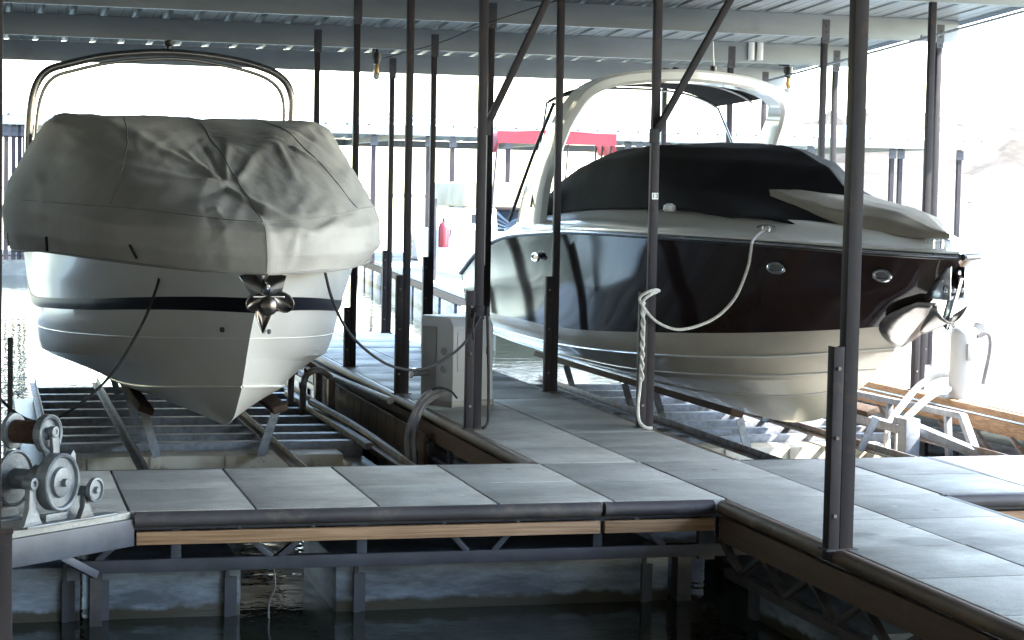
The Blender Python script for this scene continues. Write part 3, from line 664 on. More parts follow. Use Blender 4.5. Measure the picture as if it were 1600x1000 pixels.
# ---- bow anchor (claw)
k = MB(); k.bar((LX - .09, 11.45, 1.12), (LX - .02, 11.30, .99), .012, .12, (1, 0, 0)); k.bar((LX + .07, 11.45, 1.12), (LX + .01, 11.30, .99), .012, .12, (1, 0, 0))
k.bar((LX, 11.75, 1.10), (LX, 11.27, 1.04), .018, .05); k.bar((LX - .09, 11.24, 1.0), (LX + .09, 11.24, 1.0), .008, .012)
an = k.build('anchor_roller', 'chrome', lb, bevel=.002)
def lobe(mb, c, a, b_, ang, curl, pointy=0., nseg=10):
    rows = []
    for i in range(nseg + 1):
        t = -1 + 2 * i / nseg; row = []
        for j in range(-4, 5):
            s = j / 4; ww = b_ * math.sqrt(max(0, 1 - t * t)) if not pointy else b_ * (1 - (t + 1) / 2) ** .8
            u, v = a * t, ww * s; x_ = u * math.cos(ang) - v * math.sin(ang); z_ = u * math.sin(ang) + v * math.cos(ang)
            row.append((c[0] + x_, c[1] + curl * (1 - s * s) * .6 * (1 - .5 * t * t), c[2] + z_))
        rows.append(row)
    mb.grid(rows)
k = MB(); lobe(k, (LX - .075, 11.24, .97), .065, .05, R(38), .05); lobe(k, (LX + .08, 11.24, .97), .072, .055, R(-35), .05); lobe(k, (LX - .005, 11.22, .95), .055, .05, R(88), -.05)
lobe(k, (LX - .03, 11.25, .865), .075, .06, R(-92), .05, 1)
k.build('claw_anchor', 'anchor_metal', lb, solid=.004, weld=True)

# ================================================================== RIGHT BOAT (dark hull)
RX = 6.05
rb = thing('motorboat', (RX, 16, -.12), 'sport motorboat with glossy dark maroon sides, white arch and black canvas cover', 'boat')
R_sheer = [(0, 11.60, 1.25), (.20, 11.74, 1.255), (.44, 12.2, 1.265), (.76, 13.0, 1.286), (1.0, 14.3, 1.294), (1.14, 16, 1.293), (1.18, 17.2, 1.265), (1.18, 18.7, 1.185), (1.15, 19.8, 1.02), (1.06, 21.0, .74)]
R_flare = [(0, 11.88, 1.02), (.20, 12.12, 1.0), (.43, 12.65, .98), (.69, 13.45, .95), (.91, 14.65, .91), (1.05, 16.1, .87), (1.09, 17.3, .83), (1.10, 18.7, .78), (1.09, 19.8, .70), (1.04, 21.0, .60)]
R_col = [(0, 12.25, .79), (.24, 12.68, .725), (.49, 13.4, .65), (.70, 14.2, .585), (.88, 15.2, .52), (1.0, 16.3, .455), (1.04, 17.4, .415), (1.05, 18.7, .41), (1.04, 19.8, .40), (1.0, 21.0, .41)]
R_ch = [(0, 12.50, .60), (.22, 12.92, .54), (.46, 13.5, .46), (.66, 14.3, .39), (.84, 15.3, .33), (.95, 16.4, .28), (1.0, 17.5, .25), (1.01, 18.8, .24), (1.0, 19.8, .24), (.97, 21.0, .25)]
R_ch2 = [(0, 12.52, .58), (.21, 12.94, .51), (.43, 13.5, .42), (.62, 14.3, .35), (.79, 15.3, .29), (.89, 16.4, .24), (.94, 17.5, .21), (.95, 18.8, .20), (.94, 19.8, .20), (.92, 21.0, .21)]
R_s1 = [(0, 12.78, .43), (.18, 13.1, .38), (.38, 13.6, .31), (.55, 14.3, .25), (.68, 15.2, .19), (.75, 16.3, .14), (.78, 17.5, .12), (.78, 18.8, .11), (.78, 19.8, .11), (.74, 21.0, .12)]
R_s1b = [(0, 12.80, .415), (.17, 13.12, .36), (.36, 13.62, .28), (.52, 14.3, .22), (.645, 15.2, .16), (.71, 16.3, .11), (.74, 17.5, .09), (.74, 18.8, .08), (.74, 19.8, .08), (.70, 21.0, .09)]
R_s2 = [(0, 13.08, .25), (.10, 13.35, .21), (.20, 13.8, .14), (.30, 14.4, .09), (.37, 15.2, .045), (.40, 16.3, .015), (.42, 17.5, .0), (.42, 18.8, -.01), (.42, 19.8, -.01), (.4, 21.0, 0)]
R_s2b = [(0, 13.10, .235), (.09, 13.37, .19), (.18, 13.82, .115), (.275, 14.4, .065), (.34, 15.2, .02), (.37, 16.3, -.01), (.39, 17.5, -.02), (.39, 18.8, -.03), (.39, 19.8, -.03), (.37, 21.0, -.02)]
R_kl = [(0, 13.42, .06), (.002, 13.62, .0), (.003, 13.9, -.06), (.003, 14.36, -.12), (.003, 15.2, -.145), (.003, 16.3, -.15), (.003, 17.5, -.15), (.003, 18.8, -.15), (.003, 19.8, -.15), (.003, 21.0, -.14)]
k = MB(); strips([R_col, R_ch], RX, k, 8, 2, .01); strips([R_ch, R_ch2, R_s1, R_s1b, R_s2, R_s2b, R_kl], RX, k, 8, 2); station_cap(k, [R_sheer, R_flare, R_col, R_ch, R_s1, R_s2, R_kl], RX)
k.build('hull_bottom', 'gel_bottom', rb, weld=True, angle=14)
k = MB(); strips([R_sheer, R_flare, R_col], RX, k, 8, 5, -.006); k.build('hull_side', 'gel_dark', rb, weld=True, angle=40)
k = MB()
for r_ in (R_s1, R_s2, R_ch):
    for side in (-1, 1): k.tube(rail([(w_ + (.004 if w_ > 0 else 0), y_, z_ + .004) for w_, y_, z_ in r_], RX, 6, side), .008, 6, 1)
k.build('hull_strake', 'gel_right', rb)
k = MB()
for side in (-1, 1): k.tube(rail([(w_ + .008, y_ - (.02 if w_ < .5 else 0), z_ + .012) for w_, y_, z_ in R_sheer], RX, 8, side), .022, 8, 1)
k.build('rub_rail', 'black', rb)
k = MB()
for side in (-1, 1): k.tube(rail([(w_ + .028, y_ - (.03 if w_ < .5 else 0), z_ + .014) for w_, y_, z_ in R_sheer], RX, 8, side), .009, 8, 1)
k.build('rail_insert', 'chrome', rb)
d1 = [(w_ * .995, y_ + (.01 if w_ < .3 else 0), z_ + .05) for w_, y_, z_ in R_sheer]
def inset(f, dy, dz): return [(w_ * f, y_ + dy * (1 if i_ == 0 else .85 if i_ == 1 else .55 if i_ == 2 else .25 if i_ == 3 else 0), z_ + dz * (.55, .6, .68, .78, .95, 1.08, 1.1, 1., 1., 1.)[i_]) for i_, (w_, y_, z_) in enumerate(R_sheer)]
d2 = inset(.95, .08, .085); d3 = inset(.86, .25, .13); d4 = inset(.74, .5, .235); d5 = inset(.60, .75, .25); d6 = [(0, y_, z_ + .01) for w_, y_, z_ in d5]
k = MB(); strips([R_sheer, d1, d2, d3, d4, d5, d6], RX, k, 8, 2); k.build('deck', 'gel_right', rb, weld=True, angle=40)
k = MB(); k.box(RX - .95, RX + .95, 20.95, 21.5, .30, .37); k.build('swim_platform', 'gel_right', rb, bevel=.02)
# covers
e0 = [(0, 12.2, 1.41), (.28, 12.42, 1.415), (.54, 12.9, 1.435), (.76, 13.6, 1.475), (.88, 14.8, 1.51), (.94, 16.4, 1.49), (.95, 17.8, 1.43), (.95, 18.9, 1.36)]
e1 = [(0, 13.2, 1.60), (.17, 13.5, 1.61), (.40, 14.0, 1.645), (.63, 14.5, 1.68), (.84, 15.2, 1.74), (.92, 16.5, 1.73), (.92, 17.8, 1.63), (.93, 18.9, 1.42)]
e2 = [(0, 13.7, 1.86), (.15, 13.95, 1.87), (.36, 14.4, 1.89), (.57, 14.9, 1.92), (.78, 15.6, 1.95), (.86, 16.7, 1.92), (.84, 17.8, 1.78), (.8, 18.9, 1.47)]
e3 = [(0, 14.2, 1.98), (.18, 14.6, 1.995), (.36, 15.0, 2.02), (.53, 15.45, 2.035), (.66, 16.1, 2.04), (.70, 16.9, 1.99), (.68, 17.8, 1.83), (.6, 18.9, 1.49)]
e4 = [(0, 14.4, 2.01), (0, 14.7, 2.04), (0, 15.1, 2.065), (0, 15.5, 2.075), (0, 16.1, 2.08), (0, 16.9, 2.02), (0, 17.8, 1.86), (0, 18.9, 1.5)]
k = MB(); strips([e0, e1, e2, e3, e4], RX, k, 12, 6)
bmesh.ops.remove_doubles(k.bm, verts=k.bm.verts[:], dist=.002); k.bm.normal_update()
bmesh.ops.recalc_face_normals(k.bm, faces=k.bm.faces[:]); bmesh.ops.smooth_vert(k.bm, verts=k.bm.verts[:], factor=.5, use_axis_x=True, use_axis_y=True, use_axis_z=True); k.bm.normal_update()
mv = [(v, v.normal * (.014 * noise.noise(v.co * 2.2) + .006 * noise.noise(v.co * 7) + .006 * math.cos(v.co.y * 5.2))) for v in k.bm.verts]
for v, d in mv: v.co += d
k.build('cockpit_cover', 'black_canvas', rb, angle=75, solid=.005)
g0 = [(0, 11.75, 1.375), (.10, 11.97, 1.375), (.22, 12.25, 1.385), (.34, 12.7, 1.42), (.37, 13.4, 1.56), (.37, 14.1, 1.66)]
g1 = [(0, 11.75, 1.395), (.09, 11.98, 1.43), (.20, 12.27, 1.485), (.32, 12.72, 1.525), (.35, 13.4, 1.61), (.35, 14.1, 1.70)]
g2 = [(0, 11.75, 1.405), (.05, 12.02, 1.465), (.11, 12.35, 1.545), (.17, 12.8, 1.59), (.20, 13.35, 1.645), (.20, 14.05, 1.72)]
g3 = [(0, 11.75, 1.41), (0, 12.05, 1.475), (0, 12.4, 1.56), (0, 12.9, 1.61), (0, 13.35, 1.655), (0, 14.0, 1.725)]
k = MB(); strips([g0, g1, g2, g3], RX, k, 10, 5); bmesh.ops.remove_doubles(k.bm, verts=k.bm.verts[:], dist=.002)
bmesh.ops.recalc_face_normals(k.bm, faces=k.bm.faces[:]); k.bm.normal_update()
mv = [(v, v.normal * (.012 * noise.noise(v.co * 3) + .004 * noise.noise(v.co * 9))) for v in k.bm.verts]
for v, d in mv: v.co += d
k.build('bow_cover', 'beige_canvas', rb, angle=75, solid=.005)
k = MB(); k.lathe((RX - .93, 14.6, 1.50), (0, 0, 1), [(0, .04), (.02, .05), (.05, .045), (.065, .02), (.066, .001)], 18); k.build('vent_cap', 'white', rb)
# radar arch
def ribbon(mb, pts, halfw, th, ws=None):
    """rectangular-section arch: halfw along Y, th in the XZ plane"""
    P = catmull([Vector(p) for p in pts], 7); rings = []
    for i, p in enumerate(P):
        d = (P[min(i + 1, len(P) - 1)] - P[max(i - 1, 0)]); d.y *= 1; d.normalize()
        n_ = Vector((-d.z, 0, d.x)).normalized(); t = i / (len(P) - 1); hw = halfw * (1.95 - 1.3 * math.sin(math.pi * t) ** .8)
        y_ = Vector((0, 1, 0)); ring = []
        for u, v in ((-1, -.55), (-.8, -1), (.8, -1), (1, -.55), (1, .55), (.8, 1), (-.8, 1), (-1, .55)): ring.append(mb.bm.verts.new(p + y_ * hw * u + n_ * th * v))
        rings.append(ring)
    for a, c in zip(rings, rings[1:]):
        for q in range(8): mb.bm.faces.new((a[q], a[(q + 1) % 8], c[(q + 1) % 8], c[q]))
    mb.bm.faces.new(rings[0][::-1]); mb.bm.faces.new(rings[-1])
k = MB(); AP = [(-1.06, 18.2, 1.30), (-1.06, 17.95, 1.7), (-1.04, 17.55, 2.08), (-.985, 17.25, 2.36), (-.86, 17.05, 2.56), (-.55, 16.95, 2.66), (0, 16.9, 2.70), (.55, 16.95, 2.66), (.90, 17.05, 2.56), (1.03, 17.2, 2.40), (1.05, 17.5, 2.10), (1.06, 17.9, 1.72), (1.06, 18.2, 1.30)]
ribbon(k, [(RX + a, y_, z_) for a, y_, z_ in AP], .22, .055); k.build('radar_arch', 'gel_right', rb, angle=35)
k = MB(); rows = []
for j in range(7):
    t = j / 6; y_ = 16.95 + 1.45 * t; row = []
    for i in range(17):
        s = -1 + i / 8; row.append((RX + s * (.90 - .04 * t), y_, 2.725 - .17 * abs(s) ** 3.2 - .035 * t))
    rows.append(row)
k.grid(rows); k.build('sun_canopy', 'black_canvas', rb, solid=.012, angle=60)
k = MB()
for y_ in (17.5, 18.38): k.tube([(RX + s * .88, y_, 2.70 - .17 * abs(s) ** 3.2 - .06 * (y_ - 16.95) / 2) for s in (-1, -.85, -.6, -.3, 0, .3, .6, .85, 1)], .012, 8, 3)
for s in (-1, 1): k.tube([(RX + s * .87, 18.38, 2.50), (RX + s * 1.02, 18.1, 1.95), (RX + s * 1.14, 17.9, 1.5)], .012, 8, 3)
k.build('canopy_frame', 'alu', rb)
k = MB(); k.tube([(RX - 1.12, 18.75, 1.36), (RX - 1.09, 18.1, 1.95), (RX - 1.04, 17.55, 2.45)], .018, 8, 3); k.build('arch_strut', 'black', rb)
k = MB(); k.cyl((RX + .26, 16.9, 2.74), (RX + .26, 16.9, 2.80), .03, n=12); k.build('antenna_mount', 'black', rb)
k = MB(); k.cyl((RX + .26, 16.9, 2.80), (RX + .25, 16.9, 3.02), .011, .006, n=10); k.build('antenna', 'white', rb)
k = MB(); k.lathe((RX - .1, 16.9, 2.73), (0, 0, 1), [(0, .03), (.03, .035), (.045, .02), (.046, .001)], 14); k.lathe((RX + .88, 17.05, 2.60), (0, 0, 1), [(0, .03), (.04, .035), (.055, .02), (.056, .001)], 14); k.build('mast_light', 'black', rb)
# hull fittings
def on_side(px_y, z_, r_hi, r_lo):
    def at(r, y):
        P = rail(r, RX, 8, -1)
        for a, c in zip(P, P[1:]):
            if a.y <= y <= c.y: t = (y - a.y) / max(1e-6, c.y - a.y); return a.lerp(c, t)
        return P[-1]
    a, c = at(r_hi, px_y), at(r_lo, px_y); t = (a.z - z_) / (a.z - c.z); return a.lerp(c, t)
for y_, z_, ln in ((17.6, 1.04, .11), (13.0, 1.13, .09), (12.1, 1.12, .07)):
    p = on_side(y_, z_, R_sheer, R_flare); q = on_side(y_ + .15, z_, R_sheer, R_flare); d = (q - p).normalized(); n_ = d.cross(Vector((0, 0, 1))).normalized()
    if n_.x > 0: n_ = -n_
    k = MB(); ring = [p + n_ * .03 + d * ln * math.cos(a_) + Vector((0, 0, 1)) * .033 * math.sin(a_) for a_ in [2 * math.pi * i / 20 for i in range(21)]]
    k.tube(ring, .012, 8, 1); fr = k.build('porthole', 'chrome', rb)
    k = MB(); k.face([p + n_ * .03 + d * ln * .97 * math.cos(a_) + Vector((0, 0, 1)) * .032 * math.sin(a_) for a_ in [2 * math.pi * i / 20 for i in range(20)]]); k.build('pane', 'glass_smoke', fr)
def cleat(parent, c, d):
    c = Vector(c); d = Vector(d).normalized(); k = MB()
    k.tube([c - d * .085 + Vector((0, 0, .035)), c - d * .04 + Vector((0, 0, .045)), c + d * .04 + Vector((0, 0, .045)), c + d * .085 + Vector((0, 0, .035))], .010, 8, 3)
    for s in (-.03, .03): k.cyl(c + d * s - Vector((0, 0, .01)), c + d * s + Vector((0, 0, .045)), .012, n=10)
    return k.build('cleat', 'chrome', parent)
CL = on_side(13.15, 1.286, R_sheer, R_flare) + Vector((.10, .03, .09)); cleat(rb, CL, (-.45, 1, 0))
cleat(rb, (RX - .10, 11.72, 1.325), (1, 0, 0))
# bow anchor: shank, plates, plough fluke, scuff plate
k = MB(); k.box(RX - .055, RX - .045, 11.62, 12.0, .98, 1.20); k.box(RX + .045, RX + .055, 11.62, 12.0, .98, 1.20); k.cyl((RX - .06, 11.68, 1.05), (RX + .06, 11.68, 1.05), .03, n=14); k.build('anchor_roller', 'chrome', rb, bevel=.004)
k = MB(); k.bar((RX, 11.60, 1.15), (RX, 11.78, .80), .022, .09, (0, 1, 0)); k.bar((RX, 11.60, 1.15), (RX, 12.0, 1.12), .02, .05)
sh = k.build('anchor_shank', 'chrome', rb, bevel=.004)
k = MB()
for s in (-1, 1):
    rows = []
    for i in range(9):
        t = i / 8; y_ = 11.68 + .40 * t; wd = .11 * (1 - t) ** .7 + .01
        rows.append([(RX + s * wd * u, y_ + .02 * u, .86 - .10 * t + .11 * u * u * (1 - t) - .02) for u in (0, .25, .5, .75, 1)])
    k.grid(rows)
k.build('anchor_fluke', 'dull_steel', rb, solid=.008, weld=True)
k = MB(); rows = []
for i in range(9):
    t = i / 8; y_ = 11.93 + .50 * t; z_ = .96 - .33 * t; wd = .20 * math.sin(math.pi * (.15 + .8 * t))
    rows.append([(RX + s * wd, y_ - .012 + abs(s) * wd * .9, z_ - .01) for s in (-1, -.5, 0, .5, 1)])
k.grid(rows); k.build('scuff_plate', 'dull_steel', rb, solid=.006)

# ------------------------------------------------------------------ boat lifts
def lift(xc, label, right=False):
    t = thing('boat_lift', (xc, 15.6, -.35), label, 'boat lift', 'galvanised lifts carrying the boats')
    g = 'galv'
    for y_ in (15.12, 15.6, 16.15, 16.8, 17.45, 18.1, 18.75, 19.4):
        k = MB(); C = [(-.055, -.06), (.055, -.06), (.055, -.045), (-.043, -.045), (-.043, .045), (.055, .045), (.055, .06), (-.055, .06)]
        k.prism([(-u, v) for u, v in C], (xc - 1.12, y_, -.375), (xc + 1.27, y_, -.375)); k.build('cross_beam', g, t, bevel=.003)
    for dx in (-1.12, -.53, .52, 1.27):
        k = MB(); k.box(xc + dx - .028, xc + dx + .028, 12.5, 19.75, -.313, -.30); k.box(xc + dx + .018, xc + dx + .028, 12.5, 19.75, -.30, -.25); k.build('long_rail', 'galv_rust', t, bevel=.002)
    for s in (-1, 1):
        zt = .10 if not right else .035; xo = .47 if not right else .56
        k = MB(); k.bar((xc + s * xo, 14.0, zt - .045), (xc + s * xo, 19.6, zt - .06), .11, .05, (-s * .35, 0, 1)); k.build('bunk_board', 'bunk', t, bevel=.01)
        for y_ in ((14.2, 16.2, 18.6) if not right else (13.95, 15.9, 16.75, 18.6)):
            k = MB(); k.bar((xc + s * (xo - .10), y_ + .05, -.31), (xc + s * xo, y_, zt - .08), .06, .012, (0, 1, 0)); k.build('bunk_bracket', g, t)
    for s in (-1, 1):
        k = MB(); k.box(xc + s * 1.20 - .10, xc + s * 1.20 + .10, 12.6, 19.6, -.78, -.44)
        k.build('flotation_tank', 'plastic_grey', t, bevel=.03)
    k = MB(); k.box(xc - 1.05, xc + 1.05, 14.68, 15.0, -.72, -.365)
    for x_ in (-.8, -.35, .2, .7): k.box(xc + x_ - .04, xc + x_ + .04, 14.665, 14.679, -.70, -.37)
    k.build('front_tank', 'tank', t, bevel=.01)
    return t
l1 = lift(LX, 'dock lift frame under the covered cream boat')
l2 = lift(RX, 'dock lift frame under the dark hulled boat, sunlit at its front', True)
# pivot arms and guide rail beside the left boat
k = MB(); k.tube([(3.0, 19.2, -.07), (3.0, 17.8, -.055), (3.0, 16.2, -.02), (3.0, 14.9, .01)], .028, 10, 4); k.build('guide_rail', 'galv_rust', l1)
k = MB()
for y_ in (17.9, 17.2): k.tube([(2.92, y_, -.02), (2.80, y_ - .1, .05), (2.68, y_ - .1, -.02), (2.66, y_ - .1, -.34)], .03, 8, 5); k.box(2.9, 2.96, y_ - .04, y_ + .04, -.45, -.02)
k.bar((2.72, 18.4, -.28), (2.78, 14.6, -.30), .06, .05); k.tube([(2.72, 17.0, -.22), (2.80, 16, -.24), (2.86, 15, -.27), (2.88, 13.7, -.3)], .03, 8, 5)
k.build('pivot_arm', 'galv_rust', l1, bevel=.004)
k = MB()
for i in range(14): y_ = 14.0 + i * .36; k.box(3.07, 3.085, y_, y_ + .34, -.55, -.14)
k.box(3.086, 3.10, 14, 19, -.5, -.2); k.build('side_panel', 'wood_old', l1)
k = MB(); k.box(.17, .215, 17.3, 17.35, -.5, .32); k.build('guide_post', 'galv', l1)
k = MB(); k.box(.02, .06, 18.8, 18.85, -.5, .6); k.build('guide_post', 'galv', l1)
# right lift side frame
k = MB(); k.bar((7.42, 18.2, -.10), (7.42, 14.1, -.06), .06, .05); k.bar((7.42, 14.1, -.06), (7.40, 13.75, -.40), .06, .06)
k.bar((7.42, 14.35, -.07), (7.42, 14.30, -.42), .05, .05, (0, 1, 0)); k.bar((7.42, 15.4, -.07), (7.42, 15.4, -.42), .05, .05, (0, 1, 0)); k.bar((7.0, 14.4, -.12), (7.42, 13.6, -.34), .10, .07); k.bar((7.0, 15.6, -.18), (7.0, 14.2, -.18), .09, .07)
k.box(6.94, 7.06, 14.1, 14.25, -.42, -.08); k.build('side_frame', 'galv', l2, bevel=.006)
k = MB(); k.box(5.02, 5.20, 12.4, 13.9, -.30, -.285); k.build('cover_plate', 'steel_dark', l2)
k = MB(); k.box(5.35, 7.0, 12.3, 13.35, -.44, -.30); k.build('deck_plate', 'plastic', l2, bevel=.02)

# ------------------------------------------------------------------ winch on the corner plate
wn = thing('hand_winch', (.3, 9.7, 0), 'grey cast iron cable winch with two gear wheels bolted to the dock corner', 'winch')
ax = Vector((.79, -.61, 0)).normalized(); pr = Vector((.61, .79, 0))
def P(c, a=0, p=0, z=0): return Vector(c) + ax * a + pr * p + Vector((0, 0, z))
G1 = Vector((.335, 9.60, .20)); U1 = Vector((.285, 9.66, .425))
k = MB(); k.lathe(G1, ax, [(-.045, .05), (-.045, .128), (-.04, .138), (.020, .138), (.026, .132), (.022, .122), (.006, .116), (.004, .075), (.022, .07), (.026, .055), (.026, .001)], 40)
k.build('gear_wheel', 'cast', wn, angle=30)
k = MB(); c_ = G1 - ax * .26; k.lathe(c_, ax, [(-.02, .10), (-.02, .125), (.0, .138), (.012, .138), (.016, .128), (.005, .12), (.005, .05), (.02, .045), (.02, .001)], 40); k.build('gear_wheel', 'cast', wn, angle=30)
k = MB(); k.lathe(G1, ax, [(-.25, .05), (-.04, .05)], 24); k.lathe(G1, ax, [(-.30, .02), (.05, .02), (.05, .001)], 14); k.lathe(G1, ax, [(-.13, .078), (-.045, .082), (-.045, .001)], 28); k.build('drum_hub', 'cast', wn, angle=30)
k = MB(); k.lathe(U1, ax, [(-.03, .04), (-.03, .082), (-.022, .090), (.018, .090), (.022, .084), (.016, .074), (-.004, .070), (-.004, .03), (.012, .026), (.012, .001)], 36)
for i in range(40):
    a_ = 2 * math.pi * i / 40; u = Vector((0, 0, 1)) * math.sin(a_) + pr * math.cos(a_); k.bar(U1 + ax * -.02 + u * .09, U1 + ax * .016 + u * .09, .007, .008, u)
k.build('spool_flange', 'cast', wn, angle=30)
k = MB(); c_ = U1 - ax * .20; k.lathe(c_, ax, [(-.02, .04), (-.02, .078), (-.012, .086), (.010, .086), (.012, .078), (.006, .04)], 36); k.build('spool_flange', 'cast', wn, angle=30)
k = MB(); pr_ = [(-.195, .03)]
for i in range(17): pr_ += [(-.19 + i * .0095, .052), (-.186 + i * .0095, .057)]
pr_ += [(-.028, .03)]; k.lathe(U1, ax, pr_, 28); k.build('cable_spool', 'cable_rust', wn, angle=80)
k = MB(); 
def stand(mb, c, h, wd, th=.02):
    c = Vector(c); rows = [(-wd, 0), (wd, 0), (wd * .75, h * .15), (wd * .38, h * .45), (wd * .30, h), (0, h + wd * .32), (-wd * .30, h), (-wd * .38, h * .45), (-wd * .75, h * .15)]
    a = [mb.bm.verts.new(c + pr * u + Vector((0, 0, v)) - ax * th / 2) for u, v in rows]; b_ = [mb.bm.verts.new(c + pr * u + Vector((0, 0, v)) + ax * th / 2) for u, v in rows]
    n = len(rows)
    for i in range(n): j = (i + 1) % n; mb.bm.faces.new((a[i], a[j], b_[j], b_[i]))
    mb.bm.faces.new(a[::-1]); mb.bm.faces.new(b_)
stand(k, (.20, 9.485, .012), .185, .075, .03); stand(k, (.46, 9.70, .012), .125, .06, .03); stand(k, (.40, 9.76, .012), .3, .07, .02); stand(k, (.10, 9.78, .012), .4, .08, .02)
k.lathe((.20, 9.485, .21), ax, [(-.03, .03), (.025, .03), (.025, .014), (.0, .014), (0, .001)], 16); k.lathe((.46, 9.70, .14), ax, [(-.05, .026), (.03, .026), (.03, .001)], 16)
k.build('bearing_stand', 'cast', wn, bevel=.004)
k = MB(); k.lathe((.50, 9.70, .145), ax, [(-.01, .02), (-.01, .052), (.0, .060), (.02, .060), (.022, .05), (.012, .045), (.012, .018), (.03, .015), (.03, .001)], 28); k.build('pinion', 'cast', wn)
k = MB(); e_ = Vector((.77, .64, 0)); k.bar((.165, 9.475, .006), (.60, 9.84, .006), .07, .012); k.bar((.0, 9.66, .006), (.44, 9.98, .006), .06, .012); k.bar(Vector((.26, 9.60, .03)), Vector((.36, 9.68, .03)), .05, .035)
k.build('base_rail', 'cast', wn, bevel=.003)
k = MB(); k.bar(U1 + ax * .03 + Vector((0, 0, .02)), U1 + ax * .03 + pr * .02 + Vector((0, 0, -.15)), .05, .02, ax); k.lathe(U1 + Vector((0, 0, .01)), ax, [(.015, .028), (.045, .028), (.045, .012), (.02, .012), (.02, .001)], 16)
k.build('pawl_bracket', 'cast', wn, bevel=.003)

# ------------------------------------------------------------------ power pedestals
def pedestal(x, y, h, rz, label, sc=1.):
    t = thing('power_pedestal', (x, y, 0), label, 'power pedestal', 'power pedestals on the walkways')
    rot = Matrix.Rotation(rz, 4, 'Z')
    def fin(k, *a, **kw):
        bmesh.ops.transform(k.bm, matrix=Matrix.Translation((x, y, 0)) @ rot @ Matrix.Diagonal((sc, sc, 1, 1)), verts=k.bm.verts[:]); return k.build(*a, **kw)
    k = MB(); k.prism([(-.20, 0), (.20, 0), (.20, h * .90), (.15, h), (-.20, h)], (-.195, 0, 0), (.195, 0, 0)); body = fin(k, 'housing', 'plastic', t, bevel=.012)
    k = MB(); k.box(-.203, .203, -.206, .206, 0, .05); fin(k, 'base_skirt', 'plastic_grey', t, bevel=.008)
    k = MB(); k.box(-.155, .155, -.206, -.199, h * .40, h * .84); dr = fin(k, 'access_door', 'plastic', t, bevel=.004)
    k = MB(); k.box(.12, .14, -.214, -.205, h * .58, h * .66); fin(k, 'latch', 'black', dr)
    for q in (.42, .62):
        k = MB(); k.cyl((-.2, -.1, h * q), (-.215, -.1, h * q), .028, n=18); k.cyl((-.215, -.1, h * q), (-.22, -.1, h * q), .02, n=18); fin(k, 'socket', 'plastic_grey', t)
    k = MB(); k.box(-.204, -.198, .0, .17, h * .08, h * .88); fin(k, 'side_cover', 'plastic_grey', t, bevel=.003)
    return t
pd = pedestal(3.475, 14.72, .68, R(25), 'pale power pedestal behind the post with the black rope')
k = MB(); k.tube([(3.14, 14.62, .24), (3.10, 14.60, .26), (3.09, 14.58, .22)], .014, 8, 4); k.cyl((3.09, 14.56, .25), (3.24, 14.66, .25), .022, n=12); k.bar((3.06, 14.56, .28), (3.13, 14.6, .285), .02, .01); k.build('water_tap', 'chrome', pd)
t = thing('power_pedestal', (8.0, 14.95, 0), 'sunlit white round topped power pedestal with a grey column on the right walkway', 'power pedestal', 'power pedestals on the walkways')
k = MB(); k.lathe((7.84, 14.9, 0), (0, 0, 1), [(0, .125), (.52, .118), (.57, .10), (.60, .05), (.605, .001)], 30); k.build('housing', 'plastic', t, angle=50)
k = MB(); k.lathe((8.07, 15.0, 0), (0, 0, 1), [(0, .095), (.60, .095), (.62, .08), (.62, .001)], 30); k.lathe((8.07, 15.0, .5), (0, 0, 1), [(0, .099), (.01, .099)], 30); k.build('side_column', 'plastic', t, angle=50)
k = MB(); k.tube([(7.90, 14.8, .52), (7.99, 14.78, .54), (8.02, 14.8, .40), (7.98, 14.82, .12)], .02, 8, 6); k.build('supply_cable', 'hose', t)
k = MB(); k.box(7.80, 7.89, 14.765, 14.785, .32, .46); k.build('outlet_cover', 'plastic_grey', t, bevel=.004)
pedestal(10.45, 48.6, .68, 0, 'small distant grey pedestal standing on the far sunlit dock')

# ------------------------------------------------------------------ ropes, cords and hoses
def rope(name, pts, r, m, label, cat='rope', group=None, sub=8):
    k = MB(); k.tube(pts, r, 8, sub); return tag(k.build(name, m), label, cat, group)
rope('mooring_rope', [(1.06, 12.6, 1.12), (1.02, 12.5, .98), (.92, 12.4, .75), (.74, 12.4, .45), (.5, 12.5, .22), (.3, 12.8, .12), (.1, 13.1, .22), (-.03, 13.4, .45), (-.09, 13.5, .66)], .0095, 'rope_black', 'black rope drooping from the cream bow to the left picture edge')
rope('mooring_rope', [(1.97, 11.85, 1.12), (2.05, 12.0, .93), (2.22, 12.3, .70), (2.5, 12.6, .50), (2.75, 12.8, .44), (2.98, 12.95, .50), (3.15, 13.05, .62), (3.25, 13.10, .78)], .0095, 'rope_black', 'black rope swinging from the cream bow to the post on the walkway')
k = MB()
for i in range(4): 
    z_ = .76 + i * .02; k.tube([(3.25 + .05 * math.cos(a_) - .015, 13.15 + .05 * math.sin(a_), z_ + .003 * a_) for a_ in [i_ * math.pi / 6 for i_ in range(13)]], .010, 6, 2)
k.tube([(3.21, 13.10, .80), (3.19, 13.07, .70), (3.20, 13.06, .62)], .009, 6, 4)
tag(k.build('rope_knot', 'rope_black'), 'black rope coil wound round the walkway post', 'rope')
_pc = ([(3.30, 13.11, .84), (3.31, 13.09, .5), (3.315, 13.08, .2), (3.31, 13.06, .07), (3.28, 13.02, .03), (3.26, 13.03, .02)])
k = MB(); k.tube(_pc, .010, 8, 8); k.build('power_cord', 'rope_black', pd)
